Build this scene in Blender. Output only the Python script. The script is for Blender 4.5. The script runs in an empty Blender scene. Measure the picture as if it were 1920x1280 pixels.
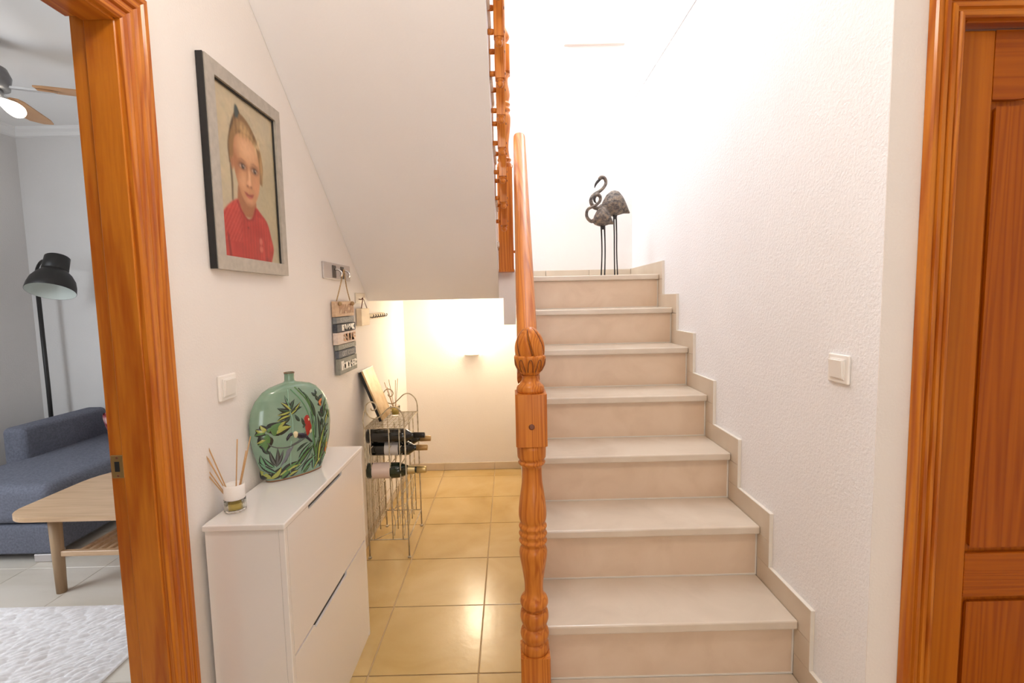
import bpy, math, random
import numpy as np
from mathutils import Vector, Matrix
random.seed(7)
rng = np.random.default_rng(7)
PI = math.pi
sc = bpy.context.scene
col = sc.collection

# ------------------------------------------------------------------ camera
CAMZ = 1.3904
pitch, yaw, roll = 0.0853, 0.0053, -0.0212
fw = Vector((math.sin(yaw)*math.cos(pitch), math.cos(yaw)*math.cos(pitch), -math.sin(pitch)))
rt0 = Vector((math.cos(yaw), -math.sin(yaw), 0)); up0 = rt0.cross(fw)
rt = rt0*math.cos(roll) + up0*math.sin(roll)
up = up0*math.cos(roll) - rt0*math.sin(roll)
cd = bpy.data.cameras.new('camera'); cam = bpy.data.objects.new('camera', cd); col.objects.link(cam)
m = Matrix((rt, up, -fw)).transposed().to_4x4(); m.translation = (0, 0, CAMZ)
cam.matrix_world = m
cd.sensor_width = 36; cd.sensor_fit = 'HORIZONTAL'; cd.lens = 920.1/1920*36; cd.clip_start = .02
sc.camera = cam

# ------------------------------------------------------------------ world, exposure, lights
w = bpy.data.worlds.new('world'); sc.world = w; w.use_nodes = True
w.node_tree.nodes['Background'].inputs[0].default_value = (.85, .93, 1, 1)
w.node_tree.nodes['Background'].inputs[1].default_value = 4.0
sc.view_settings.view_transform = 'Standard'; sc.view_settings.look = 'None'
sc.view_settings.gamma = 1; sc.view_settings.use_curve_mapping = False
sc.view_settings.exposure = 0.0
sc.cycles.use_denoising = True
sc.cycles.max_bounces = 12; sc.cycles.diffuse_bounces = 7
sc.cycles.sample_clamp_indirect = 8

def area(name, loc, target, sx, sy, power, color):
    l = bpy.data.lights.new(name, 'AREA'); l.shape = 'RECTANGLE'; l.size = sx; l.size_y = sy
    l.energy = power; l.color = color
    o = bpy.data.objects.new(name, l); col.objects.link(o); o.location = loc
    o.rotation_euler = (Vector(target)-Vector(loc)).to_track_quat('-Z', 'Y').to_euler()
    return o
def point(name, loc, power, color, r):
    l = bpy.data.lights.new(name, 'POINT'); l.energy = power; l.color = color; l.shadow_soft_size = r
    o = bpy.data.objects.new(name, l); col.objects.link(o); o.location = loc
    return o
area('stair_window_light', (.62, 3.40, 3.85), (.42, 1.5, 1.2), .5, 1.2, 20, (.88, .94, 1))
area('upstairs_window_light', (-.80, 2.75, 3.75), (.9, 2.95, 2.6), 1.0, 1.2, 62, (.84, .92, 1))
area('stairwell_fill_light', (.2, 2.4, 5.1), (.3, 2.5, 1.5), 1.0, 1.0, 14, (.88, .95, 1))  # added overhead fill, hung under the closed stairwell ceiling
area('living_window_light', (-3.55, 1.35, 1.55), (-2.2, 2.6, .6), 1.1, 1.3, 46, (.86, .93, 1))
area('hall_fill_light', (.75, -2.3, 1.2), (.1, 2, 1.5), 1.0, 1.9, 21, (.86, .93, 1))  # added fill from behind the camera; the wall there has no door
point('hall_ceiling_light', (-.15, .50, 2.52), 26, (1, .88, .76), .12)

# ------------------------------------------------------------------ helpers
def tag(o, label=None, cat=None, group=None, kind=None):
    if label: o['label'] = label
    if cat: o['category'] = cat
    if group: o['group'] = group
    if kind: o['kind'] = kind
    return o
def empty(name, loc=(0, 0, 0), **k):
    o = bpy.data.objects.new(name, None); col.objects.link(o); o.location = loc; o.empty_display_size = .05
    return tag(o, **k)
class MB:
    def __init__(s): s.v = []; s.f = []; s.sm = []
    def add(s, vs, fs, smooth=False):
        b = len(s.v); s.v += [tuple(p) for p in vs]
        s.f += [tuple(i+b for i in f) for f in fs]; s.sm += [smooth]*len(fs); return s
    def box(s, x0, x1, y0, y1, z0, z1):
        vs = [(x, y, z) for x in (x0, x1) for y in (y0, y1) for z in (z0, z1)]
        return s.add(vs, [(0,1,3,2),(4,6,7,5),(0,4,5,1),(2,3,7,6),(0,2,6,4),(1,5,7,3)])
    def prism(s, poly, axis, a, b, smooth=False):
        n = len(poly)
        def P(q, c): return {'x': (c, q[0], q[1]), 'y': (q[0], c, q[1]), 'z': (q[0], q[1], c)}[axis]
        vs = [P(q, a) for q in poly]+[P(q, b) for q in poly]
        fs = [(i, (i+1) % n, n+(i+1) % n, n+i) for i in range(n)]
        s.add(vs, fs, smooth)
        s.add(vs, [tuple(range(n)), tuple(range(2*n-1, n-1, -1))])
        return s
    def lathe(s, prof, c=(0, 0), n=24, mod=None, cap=True, axis=None, org=None):
        """prof: (z, r) list; axis None = vertical at c; otherwise a direction from org"""
        vs = []
        if axis is not None:
            a = Vector(axis).normalized(); q = a.to_track_quat('Z', 'Y'); ex = q @ Vector((1,0,0)); ey = q @ Vector((0,1,0)); o = Vector(org)
        for z, r in prof:
            for i in range(n):
                t = 2*PI*i/n; rr = r*(mod(z, t) if mod else 1)
                if axis is None: vs.append((c[0]+rr*math.cos(t), c[1]+rr*math.sin(t), z))
                else: vs.append(tuple(o+a*z+ex*(rr*math.cos(t))+ey*(rr*math.sin(t))))
        fs = [(k*n+i, k*n+(i+1) % n, (k+1)*n+(i+1) % n, (k+1)*n+i) for k in range(len(prof)-1) for i in range(n)]
        s.add(vs, fs, True)
        if cap:
            b = len(s.v)-len(vs); e = len(s.v)
            s.f.append(tuple(range(b+n-1, b-1, -1))); s.sm.append(False)
            s.f.append(tuple(range(e-n, e))); s.sm.append(False)
        return s
    def tube(s, pts, r, n=8, closed=False):
        pts = [Vector(p) for p in pts]; m = len(pts)
        rs = r if isinstance(r, (list, tuple)) else [r]*m
        vs = []; prev = None
        for i, p in enumerate(pts):
            t = (pts[min(i+1, m-1)]-pts[max(i-1, 0)]).normalized()
            if prev is None:
                a = Vector((0,0,1)) if abs(t.z) < .9 else Vector((1,0,0)); u = t.cross(a).normalized()
            else:
                u = (prev-t*prev.dot(t)).normalized()
            prev = u; v = t.cross(u)
            for k in range(n):
                an = 2*PI*k/n; vs.append(tuple(p+(u*math.cos(an)+v*math.sin(an))*rs[i]))
        fs = [(i*n+k, i*n+(k+1) % n, (i+1)*n+(k+1) % n, (i+1)*n+k) for i in range(m-1) for k in range(n)]
        s.add(vs, fs, True)
        b = len(s.v)-len(vs); e = len(s.v)
        s.f.append(tuple(range(b+n-1, b-1, -1))); s.sm.append(True)
        s.f.append(tuple(range(e-n, e))); s.sm.append(True)
        return s
    def grid(s, P, nu, nv, smooth=True):
        vs = [P(i/(nu-1), j/(nv-1)) for j in range(nv) for i in range(nu)]
        fs = [(j*nu+i, j*nu+i+1, (j+1)*nu+i+1, (j+1)*nu+i) for j in range(nv-1) for i in range(nu-1)]
        return s.add(vs, fs, smooth)
    def mesh(s, name, mat):
        me = bpy.data.meshes.new(name); me.from_pydata(s.v, [], s.f)
        me.polygons.foreach_set('use_smooth', s.sm)
        if mat: me.materials.append(mat)
        import bmesh
        bm = bmesh.new(); bm.from_mesh(me); bmesh.ops.recalc_face_normals(bm, faces=bm.faces); bm.to_mesh(me); bm.free()
        return me
    def build(s, name, mat, parent=None, bevel=0, seg=2, **k):
        o = bpy.data.objects.new(name, s.mesh(name, mat)); col.objects.link(o)
        if parent:
            o.parent = parent
            if parent.parent is None: o.location = tuple(-c for c in parent.location)   # vertices stay in world coordinates
        if bevel:
            b = o.modifiers.new('bevel', 'BEVEL'); b.width = bevel; b.segments = seg; b.limit_method = 'ANGLE'; b.angle_limit = math.radians(40)
        return tag(o, **k)
def box(name, mat, parent, x0, x1, y0, y1, z0, z1, bevel=0, seg=2, **k):
    return MB().box(x0, x1, y0, y1, z0, z1).build(name, mat, parent, bevel, seg, **k)
def struct(o): o['kind'] = 'structure'; return o
def spline(pts, n=8):
    """Catmull-Rom through pts"""
    P = [np.array(p, float) for p in pts]; P = [2*P[0]-P[1]]+P+[2*P[-1]-P[-2]]; out = []
    for i in range(1, len(P)-2):
        for t in np.linspace(0, 1, n, endpoint=False):
            a, b, c, d = P[i-1:i+3]
            out.append(.5*((2*b)+(c-a)*t+(2*a-5*b+4*c-d)*t*t+(3*b-a-3*c+d)*t**3))
    out.append(P[-2]); return out
def lerp_list(vals, n):
    return list(np.interp(np.linspace(0, len(vals)-1, n), range(len(vals)), vals))

# ------------------------------------------------------------------ materials
def srgb(r, g, b):
    f = lambda c: ((c/255+.055)/1.055)**2.4 if c > 10 else c/255/12.92
    return (f(r), f(g), f(b), 1)
def newmat(name):
    mt = bpy.data.materials.new(name); mt.use_nodes = True
    nt = mt.node_tree; return mt, nt, nt.nodes['Principled BSDF']
def plain(name, c, rough=.5, metal=0, coat=0, spec=.5):
    mt, nt, b = newmat(name)
    b.inputs['Base Color'].default_value = c; b.inputs['Roughness'].default_value = rough
    b.inputs['Metallic'].default_value = metal; b.inputs['Coat Weight'].default_value = coat
    b.inputs['Coat Roughness'].default_value = .08; b.inputs['Specular IOR Level'].default_value = spec
    return mt
def N(nt, t, **k):
    n = nt.nodes.new(t)
    for a, v in k.items():
        if a in n.inputs: n.inputs[a].default_value = v
        else: setattr(n, a, v)
    return n
def noisy(name, stops, scale=4, detail=4, rough=.5, bump=0, bscale=80, coord='Object', stretch=(1,1,1), metal=0, coat=0, distortion=0, spec=.5, bdist=.02):
    mt, nt, b = newmat(name); L = nt.links.new
    tc = N(nt, 'ShaderNodeTexCoord'); mp = N(nt, 'ShaderNodeMapping'); mp.inputs['Scale'].default_value = stretch
    L(tc.outputs[coord], mp.inputs[0])
    nz = N(nt, 'ShaderNodeTexNoise', Scale=scale, Detail=detail, Distortion=distortion); L(mp.outputs[0], nz.inputs['Vector'])
    cr = N(nt, 'ShaderNodeValToRGB'); e = cr.color_ramp.elements
    e[0].position, e[0].color = stops[0]; e[1].position, e[1].color = stops[-1]
    for p, c in stops[1:-1]:
        q = e.new(p); q.color = c
    L(nz.outputs['Fac'], cr.inputs[0]); L(cr.outputs[0], b.inputs['Base Color'])
    b.inputs['Roughness'].default_value = rough; b.inputs['Metallic'].default_value = metal; b.inputs['Coat Weight'].default_value = coat
    b.inputs['Coat Roughness'].default_value = .1; b.inputs['Specular IOR Level'].default_value = spec
    if bump:
        n2 = N(nt, 'ShaderNodeTexNoise', Scale=bscale, Detail=3); L(tc.outputs[coord], n2.inputs['Vector'])
        bp = N(nt, 'ShaderNodeBump', Strength=bump, Distance=bdist); L(n2.outputs['Fac'], bp.inputs['Height']); L(bp.outputs[0], b.inputs['Normal'])
    return mt
def pine(name, axis, light, dark, rough=.33, coat=.3, ring=120, knots=True, amp=.5, along=.09):
    """varnished pine: long fibres along one axis, growth rings and knots"""
    mt, nt, b = newmat(name); L = nt.links.new
    tc = N(nt, 'ShaderNodeTexCoord'); mp = N(nt, 'ShaderNodeMapping')
    sc_ = {'x': (along, 1, 1), 'y': (1, along, 1), 'z': (1, 1, along)}[axis]
    mp.inputs['Scale'].default_value = sc_; L(tc.outputs['Object'], mp.inputs[0])
    n1 = N(nt, 'ShaderNodeTexNoise', Scale=7, Detail=3, Distortion=.4); L(mp.outputs[0], n1.inputs['Vector'])
    mul = N(nt, 'ShaderNodeMath', operation='MULTIPLY'); mul.inputs[1].default_value = ring; L(n1.outputs['Fac'], mul.inputs[0])
    fr = N(nt, 'ShaderNodeMath', operation='SINE'); L(mul.outputs[0], fr.inputs[0])
    half = N(nt, 'ShaderNodeMath', operation='MULTIPLY_ADD'); half.inputs[1].default_value = .5; half.inputs[2].default_value = .5; L(fr.outputs[0], half.inputs[0])
    pw = N(nt, 'ShaderNodeMath', operation='POWER'); pw.inputs[1].default_value = 1.8; L(half.outputs[0], pw.inputs[0])
    n2 = N(nt, 'ShaderNodeTexNoise', Scale=110, Detail=2); L(mp.outputs[0], n2.inputs['Vector'])
    ad = N(nt, 'ShaderNodeMath', operation='MULTIPLY_ADD'); ad.inputs[1].default_value = amp; L(pw.outputs[0], ad.inputs[0])
    n2s = N(nt, 'ShaderNodeMath', operation='MULTIPLY'); n2s.inputs[1].default_value = .75; L(n2.outputs['Fac'], n2s.inputs[0]); L(n2s.outputs[0], ad.inputs[2])
    ad2 = ad
    cr = N(nt, 'ShaderNodeValToRGB'); e = cr.color_ramp.elements
    e[0].position = .22; e[0].color = light; e[1].position = 1.0; e[1].color = dark
    L(ad2.outputs[0], cr.inputs[0]); out = cr.outputs[0]
    if knots:
        mp2 = N(nt, 'ShaderNodeMapping'); mp2.inputs['Scale'].default_value = {'x': (.35, 1, 1), 'y': (1, .35, 1), 'z': (1, 1, .35)}[axis]
        L(tc.outputs['Object'], mp2.inputs[0])
        vo = N(nt, 'ShaderNodeTexVoronoi', Scale=5.5); L(mp2.outputs[0], vo.inputs['Vector'])
        k = N(nt, 'ShaderNodeMapRange'); k.inputs[1].default_value = .03; k.inputs[2].default_value = .13; k.inputs[3].default_value = .75; k.inputs[4].default_value = 0
        L(vo.outputs['Distance'], k.inputs[0])
        mx = N(nt, 'ShaderNodeMix', data_type='RGBA'); L(k.outputs[0], mx.inputs['Factor']); L(out, mx.inputs['A']); mx.inputs['B'].default_value = (dark[0]*.75, dark[1]*.6, dark[2]*.5, 1)
        out = mx.outputs['Result']
    L(out, b.inputs['Base Color'])
    b.inputs['Roughness'].default_value = rough; b.inputs['Coat Weight'].default_value = coat; b.inputs['Coat Roughness'].default_value = .15; b.inputs['Specular IOR Level'].default_value = .22
    bp = N(nt, 'ShaderNodeBump', Strength=.08, Distance=.004); L(ad2.outputs[0], bp.inputs['Height']); L(bp.outputs[0], b.inputs['Normal'])
    return mt
def emit(name, c, s):
    mt, nt, b = newmat(name); b.inputs['Base Color'].default_value = c
    b.inputs['Emission Color'].default_value = c; b.inputs['Emission Strength'].default_value = s
    return mt
def glassm(name, c=(1,1,1,1), rough=.02, ior=1.45):
    mt, nt, b = newmat(name); b.inputs['Base Color'].default_value = c; b.inputs['Roughness'].default_value = rough
    b.inputs['Transmission Weight'].default_value = 1; b.inputs['IOR'].default_value = ior
    return mt

W = (.80, .765, .735, 1)
M_wall = noisy('smooth_white_plaster', [(.3, (.81, .77, .735, 1)), (.7, (.84, .80, .765, 1))], 3, 3, .75, .10, 160)
M_rough = noisy('textured_white_plaster', [(.3, (.83, .825, .84, 1)), (.7, (.86, .855, .87, 1))], 3, 3, .7, .30, 130, bdist=.010)
M_soffit = noisy('soffit_white_paint', [(.3, (.84, .84, .865, 1)), (.7, (.86, .86, .885, 1))], 3, 3, .75, .08, 150)
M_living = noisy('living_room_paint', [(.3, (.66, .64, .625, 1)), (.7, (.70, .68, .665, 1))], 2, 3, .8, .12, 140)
M_ceil = plain('ceiling_paint', (.80, .79, .78, 1), .85)
PL, PD = (.60, .205, .018, 1), (.37, .080, .005, 1)
pine_x = pine('honey_pine_x', 'x', PL, PD, knots=False, ring=170, along=.035); pine_y = pine('honey_pine_y', 'y', PL, PD, knots=False, ring=170, along=.035); pine_z = pine('honey_pine_z', 'z', PL, PD, knots=False, ring=170, along=.035); jamb_z = pine('knotty_pine_z', 'z', PL, PD, ring=42, amp=.42); jamb_y = pine('knotty_pine_y', 'y', PL, PD, ring=42, amp=.42)
RL, RD = (.64, .228, .034, 1), (.40, .098, .011, 1)
rail_z = pine('rail_pine_z', 'z', RL, RD, .38, .22, 170, False, .45, .03); rail_y = pine('rail_pine_y', 'y', RL, RD, .38, .22, 170, False, .45, .03)
DL, DD = (.42, .106, .002, 1), (.26, .046, .001, 1)
door_z = pine('door_pine_z', 'z', DL, DD, .42, .08, 150, False, .38, .03); door_x = pine('door_pine_x', 'x', DL, DD, .42, .08, 150, False, .38, .03)
stile_z = pine('door_stile_pine', 'z', (.50, .145, .006, 1), (.36, .085, .002, 1), .42, .08, 90, False, .3, .03)
M_plug = plain('dark_wood_plug', (.16, .045, .015, 1), .35, coat=.3)
M_tread = noisy('cream_marble_tread', [(.3, (.61, .52, .42, 1)), (.5, (.66, .565, .46, 1)), (.7, (.69, .60, .495, 1))], 5, 8, .22, coord='Object', distortion=1.0)
M_riser = noisy('beige_marble_riser', [(.3, (.65, .49, .35, 1)), (.5, (.695, .535, .39, 1)), (.7, (.72, .565, .42, 1))], 6, 8, .3, coord='Object', distortion=1.2)
M_skirt = noisy('beige_skirting_tile', [(.3, (.57, .47, .355, 1)), (.7, (.63, .535, .42, 1))], 7, 6, .35)
M_grout = plain('white_grout', (.75, .70, .62, 1), .8)
M_tile = noisy('mottled_beige_floor_tile', [(.25, (.49, .32, .11, 1)), (.45, (.57, .395, .16, 1)), (.6, (.61, .435, .195, 1)), (.8, (.66, .49, .25, 1))], 2.6, 7, .2, .03, 30, coord='Object', distortion=.8)
M_tile2 = noisy('pale_living_floor_tile', [(.25, (.58, .52, .43, 1)), (.5, (.66, .60, .52, 1)), (.8, (.72, .67, .60, 1))], 2.2, 7, .35, .03, 30, stretch=(.6, 3, 1), distortion=.6)
M_tgrout = plain('tan_floor_grout', (.56, .41, .24, 1), .9)
M_cab = plain('gloss_white_lacquer', (.80, .775, .755, 1), .16, coat=.5)
M_black = plain('black_matt', (.012, .012, .013, 1), .5)
M_plastic = plain('white_switch_plastic', (.85, .82, .78, 1), .3)
M_alu = plain('brushed_silver', (.56, .51, .49, 1), .5, .25)
M_chrome = plain('chrome', (.8, .8, .8, 1), .12, 1)
M_rope = noisy('jute_twine', [(.3, (.35, .22, .10, 1)), (.7, (.55, .38, .2, 1))], 200, 2, .9)

# ------------------------------------------------------------------ setting
XL, XR, YB, YU, YD = -.845, .889, 3.952, 3.54, 1.167
TH = .1
# floor: grout bed with every tile a part
floor = struct(box('floor', M_tgrout, None, -3.75, 2.0, -2.5, 4.1, -.08, -.004))
T, TX, TY, G = .414, -.142, 2.554, .0022
tm = {}
for i in range(-9, 6):
    for j in range(-10, 5):
        x0, x1 = TX+i*T, TX+(i+1)*T; y0, y1 = TY+(j-1)*T, TY+j*T
        x0, x1, y0, y1 = max(x0, -3.75), min(x1, 2.0), max(y0, -1.2), min(y1, YB+.02)
        if x1-x0 < .03 or y1-y0 < .03: continue
        if x0 > .95 and y0 > 1.2: continue
        if x0 > .12 and y0 > 1.3: continue
        g_ = .0007 if x1 < -.9 else G
        MB().box(x0+g_, x1-g_, y0+g_, y1-g_, -.0035, 0).build('tile', M_tile2 if x1 < -.9 else M_tile, floor, .0015, 1)
# walls
mb = MB(); mb.box(XL-TH, XL, 1.150, YB, 0, 3.1); mb.box(XL-TH, XL, 1.150, YB, 4.4, 5.2); mb.box(XL-TH, XL, 1.150, 2.2, 3.1, 4.4); mb.box(XL-TH, XL, 3.3, YB, 3.1, 4.4)
struct(mb.build('wall_left', M_wall, None))
struct(box('wall_left_front', M_wall, None, XL-TH, XL, -2.5, .318, 0, 2.75))
struct(box('wall_left_over_door', M_wall, None, XL-TH, XL, .318, 1.150, 2.035, 2.75))
struct(box('wall_right', M_rough, None, XR, XR+.11, YD+.002, YB+.15, 0, 2.735))
struct(box('wall_right_upper', M_rough, None, XR-.005, XR+.11, -1.2, YB+.15, 2.735, 5.2))
struct(box('wall_right_front', M_wall, None, XR+.0005, 1.035, YD, YD+.11, 0, 2.75))
struct(box('wall_right_over_door', M_wall, None, 1.035, 2.0, YD, YD+.11, 2.012, 2.75))
struct(box('wall_right_end', M_wall, None, 2.0, 2.1, -2.5, YD+.11, 0, 2.75))
struct(box('wall_front', M_wall, None, -.95, 2.1, -2.6, -2.5, 0, 2.75))
struct(box('wall_back_lower', M_wall, None, XL, XR, YB, YB+.15, 0, 1.40))
mb = MB()
wx0, wx1, wz0, wz1 = .45, .83, 3.14, 4.55
mb.box(XL, XR, YU, YB+.15, 1.521, wz0); mb.box(XL, wx0, YU, YB+.15, wz0, 5.2); mb.box(wx1, XR, YU, YB+.15, wz0, 5.2); mb.box(wx0, wx1, YU, YB+.15, wz1, 5.2)
struct(mb.build('wall_back', M_wall, None))
struct(box('wall_upper_front', M_wall, None, XL, XR, -1.3, -1.2, 3.04, 5.2))
struct(box('wall_left_upper_front', M_wall, None, XL-TH, XL, -1.2, 1.135, 3.04, 5.2))
struct(box('ceiling', M_ceil, None, -.95, 2.1, -2.6, 1.05, 2.75, 3.04))
struct(box('ceiling_stairwell', M_ceil, None, -.95, 1.0, -1.3, YB+.15, 5.2, 5.3))
# stairwell window high on the back wall
win = struct(empty('window_1', (0, YU+.1, wz0)))
mb = MB(); f = .05
mb.box(wx0, wx1, YU+.10, YU+.15, wz0, wz0+f); mb.box(wx0, wx1, YU+.10, YU+.15, wz1-f, wz1); mb.box(wx0, wx0+f, YU+.10, YU+.15, wz0+f, wz1-f); mb.box(wx1-f, wx1, YU+.10, YU+.15, wz0+f, wz1-f); mb.box(wx0+f, wx1-f, YU+.10, YU+.15, 3.82, 3.86)
mb.build('window_frame', M_plastic, win)
box('pane', glassm('window_glass'), win, wx0+f, wx1-f, YU+.122, YU+.128, wz0+f, 3.82); box('pane', glassm('window_glass_b'), win, wx0+f, wx1-f, YU+.122, YU+.128, 3.86, wz1-f)
box('window_sill', plain('sill_stone', (.72, .62, .55, 1), .4), win, wx0-.03, wx1+.005, YU-.03, YU+.1, wz0-.02, wz0)
w3 = struct(empty('window_3', (XL-.06, 2.75, 3.1)))
mb = MB()
for a, b_, c, d in ((2.2, 3.3, 3.1, 3.15), (2.2, 3.3, 4.35, 4.4), (2.2, 2.25, 3.15, 4.35), (3.25, 3.3, 3.15, 4.35), (2.73, 2.77, 3.15, 4.35)): mb.box(XL-.08, XL-.04, a, b_, c, d)
mb.build('window_frame', M_plastic, w3)
box('pane', glassm('window_glass_e'), w3, XL-.063, XL-.057, 2.25, 2.73, 3.15, 4.35); box('pane', glassm('window_glass_f'), w3, XL-.063, XL-.057, 2.77, 3.25, 3.15, 4.35)
# living room shell
LW, LB, LC = -3.63, 3.78, 2.72
struct(box('wall_living_back', M_living, None, LW-.1, XL-TH, LB, LB+.12, 0, LC))
mb = MB(); mb.box(LW-.1, LW, -2.5, .75, 0, LC); mb.box(LW-.1, LW, 1.95, LB, 0, LC); mb.box(LW-.1, LW, .75, 1.95, 0, .85); mb.box(LW-.1, LW, .75, 1.95, 2.25, LC)
struct(mb.build('wall_living_left', M_living, None))
struct(box('wall_living_front', M_living, None, LW-.1, XL-TH, -2.6, -2.5, 0, LC))
struct(box('ceiling_living', M_ceil, None, LW-.1, XL-TH, -2.6, LB+.12, LC, LC+.1))
cv = [(0, 0), (.07, 0), (.066, -.02), (.04, -.035), (.022, -.055), (.0, -.06)]
struct(MB().prism([(LB-a, LC+b) for a, b in cv], 'x', LW, XL-TH).build('trim_1', M_ceil, None))
struct(MB().prism([(LW+a, LC+b) for a, b in cv], 'y', -2.5, LB).build('trim_2', M_ceil, None))
w2 = struct(empty('window_2', (LW-.05, 1.35, .85)))
mb = MB()
for a, b_, c, d in ((.75, 1.95, .85, .90), (.75, 1.95, 2.20, 2.25), (.75, .80, .9, 2.2), (1.90, 1.95, .9, 2.2), (1.33, 1.37, .9, 2.2)): mb.box(LW-.08, LW-.04, a, b_, c, d)
mb.build('window_frame', M_plastic, w2)
box('pane', glassm('window_glass_c'), w2, LW-.063, LW-.057, .80, 1.33, .9, 2.2); box('pane', glassm('window_glass_d'), w2, LW-.063, LW-.057, 1.37, 1.90, .9, 2.2)

# baseboards (tile by tile)
bb = struct(empty('baseboard_back', (0, YB-.01, 0)))
x = XL+.012
for x1 in (-.556, -.142, .07):
    MB().box(x+.001, x1-.001, YB-.012, YB, .001, .062).build('tile', M_skirt, bb, .002, 1); x = x1
bl = struct(empty('baseboard_left', (XL+.005, 2.5, 0)))
y = 1.225
for y1 in (1.726, 2.14, 2.554, 2.968, 3.382, 3.796, YB-.013):
    MB().box(XL, XL+.011, y+.001, y1-.001, .001, .062).build('tile', M_skirt, bl, .002, 1); y = y1
br = struct(empty('baseboard_right_front', (.95, YD-.01, 0)))
MB().box(XR+.002, .978, YD-.011, YD, .001, .07).build('tile', M_skirt, br, .002, 1)

# ------------------------------------------------------------------ door casings
def casing_prof(wd):
    """(u from inner edge, v proud of wall)"""
    P = [(0, .001), (0, .012), (.004, .016), (.012, .017), (.016, .012), (.020, .012), (.024, .018), (.033, .018), (.036, .013), (.040, .013), (.044, .019), (.054, .020), (.057, .015), (.061, .015), (.065, .020), (.076, .020), (.080, .016), (.082, .001)]
    return [(u*wd/.082, v) for u, v in P]
def casing(fn, prof, name, mat, parent):
    """fn(end, u, v) -> point for each end 0/1 of the piece"""
    n = len(prof); vs = [fn(0, u, v) for u, v in prof]+[fn(1, u, v) for u, v in prof]
    mb = MB().add(vs, [(i, i+1, n+i+1, n+i) for i in range(n-1)]+[(n-1, 0, n, 2*n-1)])
    mb.add(vs, [tuple(range(n)), tuple(range(2*n-1, n-1, -1))])
    return mb.build(name, mat, parent)
pr = casing_prof(.085)
ZI = 2.018
d1 = struct(empty('door_1', (XL, .735, 0)))
YI0, YI1 = .34, 1.130
casing(lambda e, u, v: (XL+v, YI1+u, (ZI+u) if e else 0), pr, 'casing', pine_z, d1)
casing(lambda e, u, v: (XL+v, YI0-u, (ZI+u) if e else 0), pr, 'casing', pine_z, d1)
casing(lambda e, u, v: (XL+v, (YI1+u) if e else (YI0-u), ZI+u), pr, 'head_casing', pine_y, d1)
# jamb lining with a rebate towards the living room
def jamb(y, s):
    MB().box(XL-.066, XL+.002, min(y, y+s*.012), max(y, y+s*.0235), 0, ZI+.0).build('jamb', jamb_z, d1, .002, 1)
    MB().box(XL-.102, XL-.066, min(y+s*.010, y+s*.0235), max(y+s*.010, y+s*.0235), 0, ZI+.01).build('jamb_rebate', jamb_z, d1)
jamb(YI1-.004, 1); jamb(YI0+.004, -1)
MB().box(XL-.066, XL+.002, YI0+.004, YI1-.004, ZI-.006, ZI+.0165).build('head_jamb', jamb_y, d1, .002, 1)
MB().box(XL-.102, XL-.066, YI0+.004, YI1-.004, ZI+.004, ZI+.0165).build('head_jamb_rebate', pine_y, d1)
M_brass = plain('brushed_brass', (.55, .36, .15, 1), .35, .9)
st = MB().box(XL-.099, XL-.070, 1.1325, 1.1362, .99, 1.045).build('strike_plate', M_brass, d1, .001, 1)
MB().box(XL-.090, XL-.079, 1.1318, 1.1330, 1.006, 1.030).build('latch_hole', M_black, st)
for z in (.996, 1.039): MB().lathe([(0, .003), (.0008, .002)], n=10, axis=(0, -1, 0), org=(XL-.084, 1.1325, z)).build('screw', M_plug, st)

# right hand door, closed, in the wall that faces the camera
d2 = struct(empty('door_2', (1.45, YD, 0)))
XI0, XI1, ZR = 1.040, 1.865, 2.000
pr2 = casing_prof(.072)
casing(lambda e, u, v: (XI0-u, YD-v*1.1, (ZR+u) if e else 0), pr2, 'casing', pine_z, d2)
casing(lambda e, u, v: (XI1+u, YD-v*1.1, (ZR+u) if e else 0), pr2, 'casing', pine_z, d2)
casing(lambda e, u, v: ((XI1+u) if e else (XI0-u), YD-v*1.1, ZR+u), pr2, 'head_casing', pine_x, d2)
MB().box(XI0-.004, XI0+.012, YD-.004, YD+.10, 0, ZR+.008).build('jamb', door_z, d2, .002, 1)
MB().box(XI1-.012, XI1+.004, YD-.004, YD+.10, 0, ZR+.008).build('jamb', door_z, d2, .002, 1)
MB().box(XI0+.012, XI1-.012, YD-.004, YD+.10, ZR-.006, ZR+.008).build('head_jamb', door_x, d2, .002, 1)
LY, LT = YD+.022, .036        # leaf front face, thickness
lx0, lx1 = XI0+.015, XI1-.015
sx0, sx1 = lx0+.092, lx1-.092
leaf = MB().box(sx0-.01, sx1+.01, LY+.014, LY+LT-.012, .1, 1.95).build('door_leaf', door_z, d2)
MB().box(lx0, sx0, LY, LY+LT, .006, ZR-.010).build('stile', stile_z, leaf, .004, 2)
MB().box(sx1, lx1, LY, LY+LT, .006, ZR-.010).build('stile', stile_z, leaf, .004, 2)
xm = (sx0+sx1)/2; hw = (sx1-sx0)/2
def arch(x):                     # underside of the top rail: flat shoulder then an arch
    t = abs(x-xm)/hw
    q = max(0, 1-t/.84)
    return 1.834+.085*q*q*(3-2*q)
xs = list(np.linspace(sx0, sx1, 29))
poly = [(x, arch(x)) for x in xs]+[(sx1, ZR-.010), (sx0, ZR-.010)]
MB().prism(poly, 'y', LY, LY+LT).build('top_rail', door_x, leaf, .004, 2)
MB().box(sx0, sx1, LY, LY+LT, .605, .722).build('middle_rail', door_x, leaf, .004, 2)
MB().box(sx0, sx1, LY, LY+LT, .006, .20).build('bottom_rail', door_x, leaf, .004, 2)
def panel(zb, top):
    g = .014; xs = np.linspace(sx0+g, sx1-g, 25)
    poly = [(sx0+g, zb+g)]+[(sx1-g, zb+g)]+[(x, top(x)-g) for x in xs[::-1]]
    MB().prism(poly, 'y', LY+.004, LY+.02).build('panel', door_z, leaf, .011, 3)
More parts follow.
